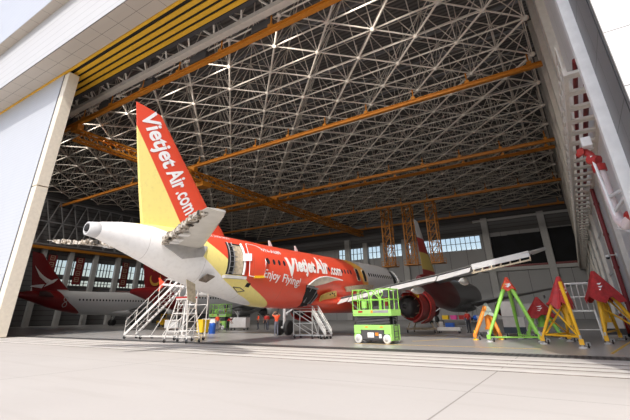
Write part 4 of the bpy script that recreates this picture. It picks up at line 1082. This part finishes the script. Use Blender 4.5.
# cctv camera on the wall pipe
t=thing('security_camera','small white security camera bracketed beside the dark red wall pipe','camera',(2.98,36.0,5.2))
MB().bar((0,0,.12),(-.55,-.1,.12),.06).box((-.03,-.1,0),(.02,.1,.25)).build('bracket',M_['white'],t); MB().lathe([(0,.16),(.12,.17),(.16,.1)],(-.55,-.1,-.02),(0,0,1),14).build('housing',M_['white'],t); MB().ball((-.55,-.1,-.04),.13,12,8).build('lens_dome',M_['void'],t)

# ------------------------------------------------------------------ people
def person(loc,rz,label,top,legs,J,group=None,scale=1.0):
    """J overrides joint positions; x right, y forward (faces +y), z up"""
    j=dict(pel=(0,0,.98),spi=(0,0,1.15),che=(0,.01,1.36),nec=(0,.01,1.50),hed=(0,.03,1.60),cro=(0,.03,1.72),
        ls=(-.18,0,1.43),le=(-.24,-.02,1.14),lw=(-.25,.08,.90),rs=(.18,0,1.43),re=(.24,-.02,1.14),rw=(.25,.08,.90),
        lh=(-.095,0,.94),lk=(-.11,.03,.52),la=(-.12,-.02,.10),lt=(-.13,.16,.045),rh=(.095,0,.94),rk=(.11,.03,.52),ra=(.12,-.02,.10),rf=(.13,.16,.045))
    j.update(J)
    names=list(j); V=[Vector(j[n]) for n in names]; ix={n:i for i,n in enumerate(names)}
    rad=dict(pel=.145,spi=.135,che=.155,nec=.055,hed=.098,cro=.088,ls=.075,le=.05,lw=.036,rs=.075,re=.05,rw=.036,lh=.095,lk=.062,la=.045,lt=.04,rh=.095,rk=.062,ra=.045,rf=.04)
    Rr=[rad[n] for n in names]; reg=dict(pel='l',spi='t',che='t',nec='s',hed='s',cro='s',ls='t',le='s',lw='s',rs='t',re='s',rw='s',lh='l',lk='l',la='l',lt='b',rh='l',rk='l',ra='l',rf='b')
    G=[reg[n] for n in names]
    E_=[(ix[a],ix[b]) for a,b in (('pel','spi'),('spi','che'),('che','nec'),('nec','hed'),('hed','cro'),('che','ls'),('ls','le'),('le','lw'),('che','rs'),('rs','re'),('re','rw'),('pel','lh'),('lh','lk'),('lk','la'),('la','lt'),('pel','rh'),('rh','rk'),('rk','ra'),('ra','rf'))]
    for sd,wn_,en in ((-1,'lw','le'),(1,'rw','re')):
        wv=Vector(j[wn_]); d=(wv-Vector(j[en])).normalized(); x=d.cross(Vector((0,1,0))); x=(x if x.length>.1 else Vector((1,0,0))).normalized(); y=x.cross(d)
        pm=len(V); V.append(wv+d*.07); Rr.append(.032); G.append('s'); E_.append((ix[wn_],pm))
        for k,(o_,ln) in enumerate(((-.03,.075),(-.01,.085),(.01,.08),(.03,.062))):
            a=len(V); V.append(wv+d*.10+x*o_); Rr.append(.0095); G.append('s'); E_.append((pm,a))
            V.append(wv+d*(.10+ln*.55)+x*o_*1.1+y*.012); Rr.append(.009); G.append('s'); E_.append((a,a+1))
            V.append(wv+d*(.10+ln)+x*o_*1.1+y*.035); Rr.append(.008); G.append('s'); E_.append((a+1,a+2))
        a=len(V); V.append(wv+d*.045+x*.042*sd); Rr.append(.012); G.append('s'); E_.append((pm,a)); V.append(wv+d*.085+x*.06*sd+y*.02); Rr.append(.010); G.append('s'); E_.append((a,a+1))
    me=bpy.data.meshes.new('body'); me.from_pydata([tuple(v) for v in V],E_,[])
    o=bpy.data.objects.new('body',me); C.objects.link(o)
    sk_=o.modifiers.new('skin','SKIN'); sk_.use_smooth_shade=True
    for i,v in enumerate(me.skin_vertices[0].data): v.radius=(Rr[i],Rr[i]); v.use_root=(i==0)
    ss=o.modifiers.new('sub','SUBSURF'); ss.levels=1; ss.render_levels=1
    bpy.context.view_layer.update(); dg=bpy.context.evaluated_depsgraph_get()
    m2=bpy.data.meshes.new_from_object(o.evaluated_get(dg)); bpy.data.objects.remove(o); bpy.data.meshes.remove(me)
    # face: nose, brow, ears joined to the head
    h=Vector(j['hed']); up_=(Vector(j['cro'])-Vector(j['nec'])).normalized(); fwd=Vector((0,1,0)); fwd=(fwd-up_*fwd.dot(up_)).normalized(); rx=fwd.cross(up_)
    ms=[M_['skin'],top,legs,M_['black']]
    m2.materials.clear()
    for m in ms: m2.materials.append(m)
    code=dict(s=0,t=1,l=2,b=3)
    segs=[(V[a],V[b],G[a],G[b]) for a,b in E_]
    for p in m2.polygons:
        c=p.center; best=1e9;g='t'
        for a,b,ga,gb in segs:
            ab=b-a; u=max(0,min(1,(c-a).dot(ab)/max(ab.length_squared,1e-9))); d=(c-(a+ab*u)).length
            if d<best:
                best=d; g=ga if u<.6 else gb
                if ga=='t' and gb=='s' and u<.85: g='t'
        p.material_index=code[g]; p.use_smooth=True
    t=thing('person',label,'person',loc,rz,group); t.scale=(scale,)*3
    bo=bpy.data.objects.new('body',m2); C.objects.link(bo); bo.parent=t
    f=MB().ball(h+fwd*.105-up_*.0,.018,8,6,(.8,1,1.5)).ball(h+rx*.098,.026,8,6,(.4,.8,1.2)).ball(h-rx*.098,.026,8,6,(.4,.8,1.2)); f.build('nose_and_ears',M_['skin'],bo)
    f=MB().ball(h+fwd*.088+rx*.035+up_*.025,.012,8,6).ball(h+fwd*.088-rx*.035+up_*.025,.012,8,6).ball(h+fwd*.088-up_*.05,.018,8,5,(1.4,.6,.4)); f.build('eyes_and_mouth',M_['void'],bo)
    hb=MB().ball(h+up_*.055-fwd*.022,.108,14,9,(1,1.05,.85)); hb.build('hair',M_['hair'],t)
    return t
person((-21.6,27.5,0),R(60),'person in an orange red shirt standing with both hands raised to the head',M_['vest'],M_['trouser'],
    dict(le=(-.34,.12,1.52),lw=(-.13,.20,1.70),re=(.34,.12,1.50),rw=(.12,.20,1.68)),scale=1.03)
person((-33.4,32.2,0),R(-100),'person in an orange shirt and grey trousers standing between the white carts under the tail',M_['vest'],M_['trouser'],dict(le=(-.24,.0,1.14),lw=(-.2,.22,1.05)))
person((-34.3,34.6,0),R(-70),'person in a red shirt bending over the white carts under the tail',M_['redvest'],M_['darkcloth'],
    dict(spi=(0,.10,1.12),che=(0,.32,1.22),nec=(0,.44,1.25),hed=(0,.53,1.24),cro=(0,.64,1.22),ls=(-.18,.34,1.24),le=(-.22,.40,.98),lw=(-.18,.55,.85),rs=(.18,.34,1.24),re=(.22,.40,.98),rw=(.18,.55,.85)))
person((-33.1,38.6,0),R(150),'person in an orange vest standing farthest left of the group behind the landing gear',M_['vest'],M_['darkcloth'],dict(rw=(.15,.25,1.1)))
person((-31.6,38.2,0),R(-160),'person in a red shirt in the group behind the landing gear, middle one',M_['redvest'],M_['darkcloth'],dict(lw=(-.15,.25,1.1)))
person((-30.6,37.4,0),R(100),'person in a red vest in the group behind the landing gear, nearest the wheels',M_['redvest'],M_['trouser'],dict())
person((-8.3,36.5,0),R(40),'person in a red vest standing right of the low white trolley',M_['redvest'],M_['darkcloth'],dict(lw=(-.18,.24,1.05)))
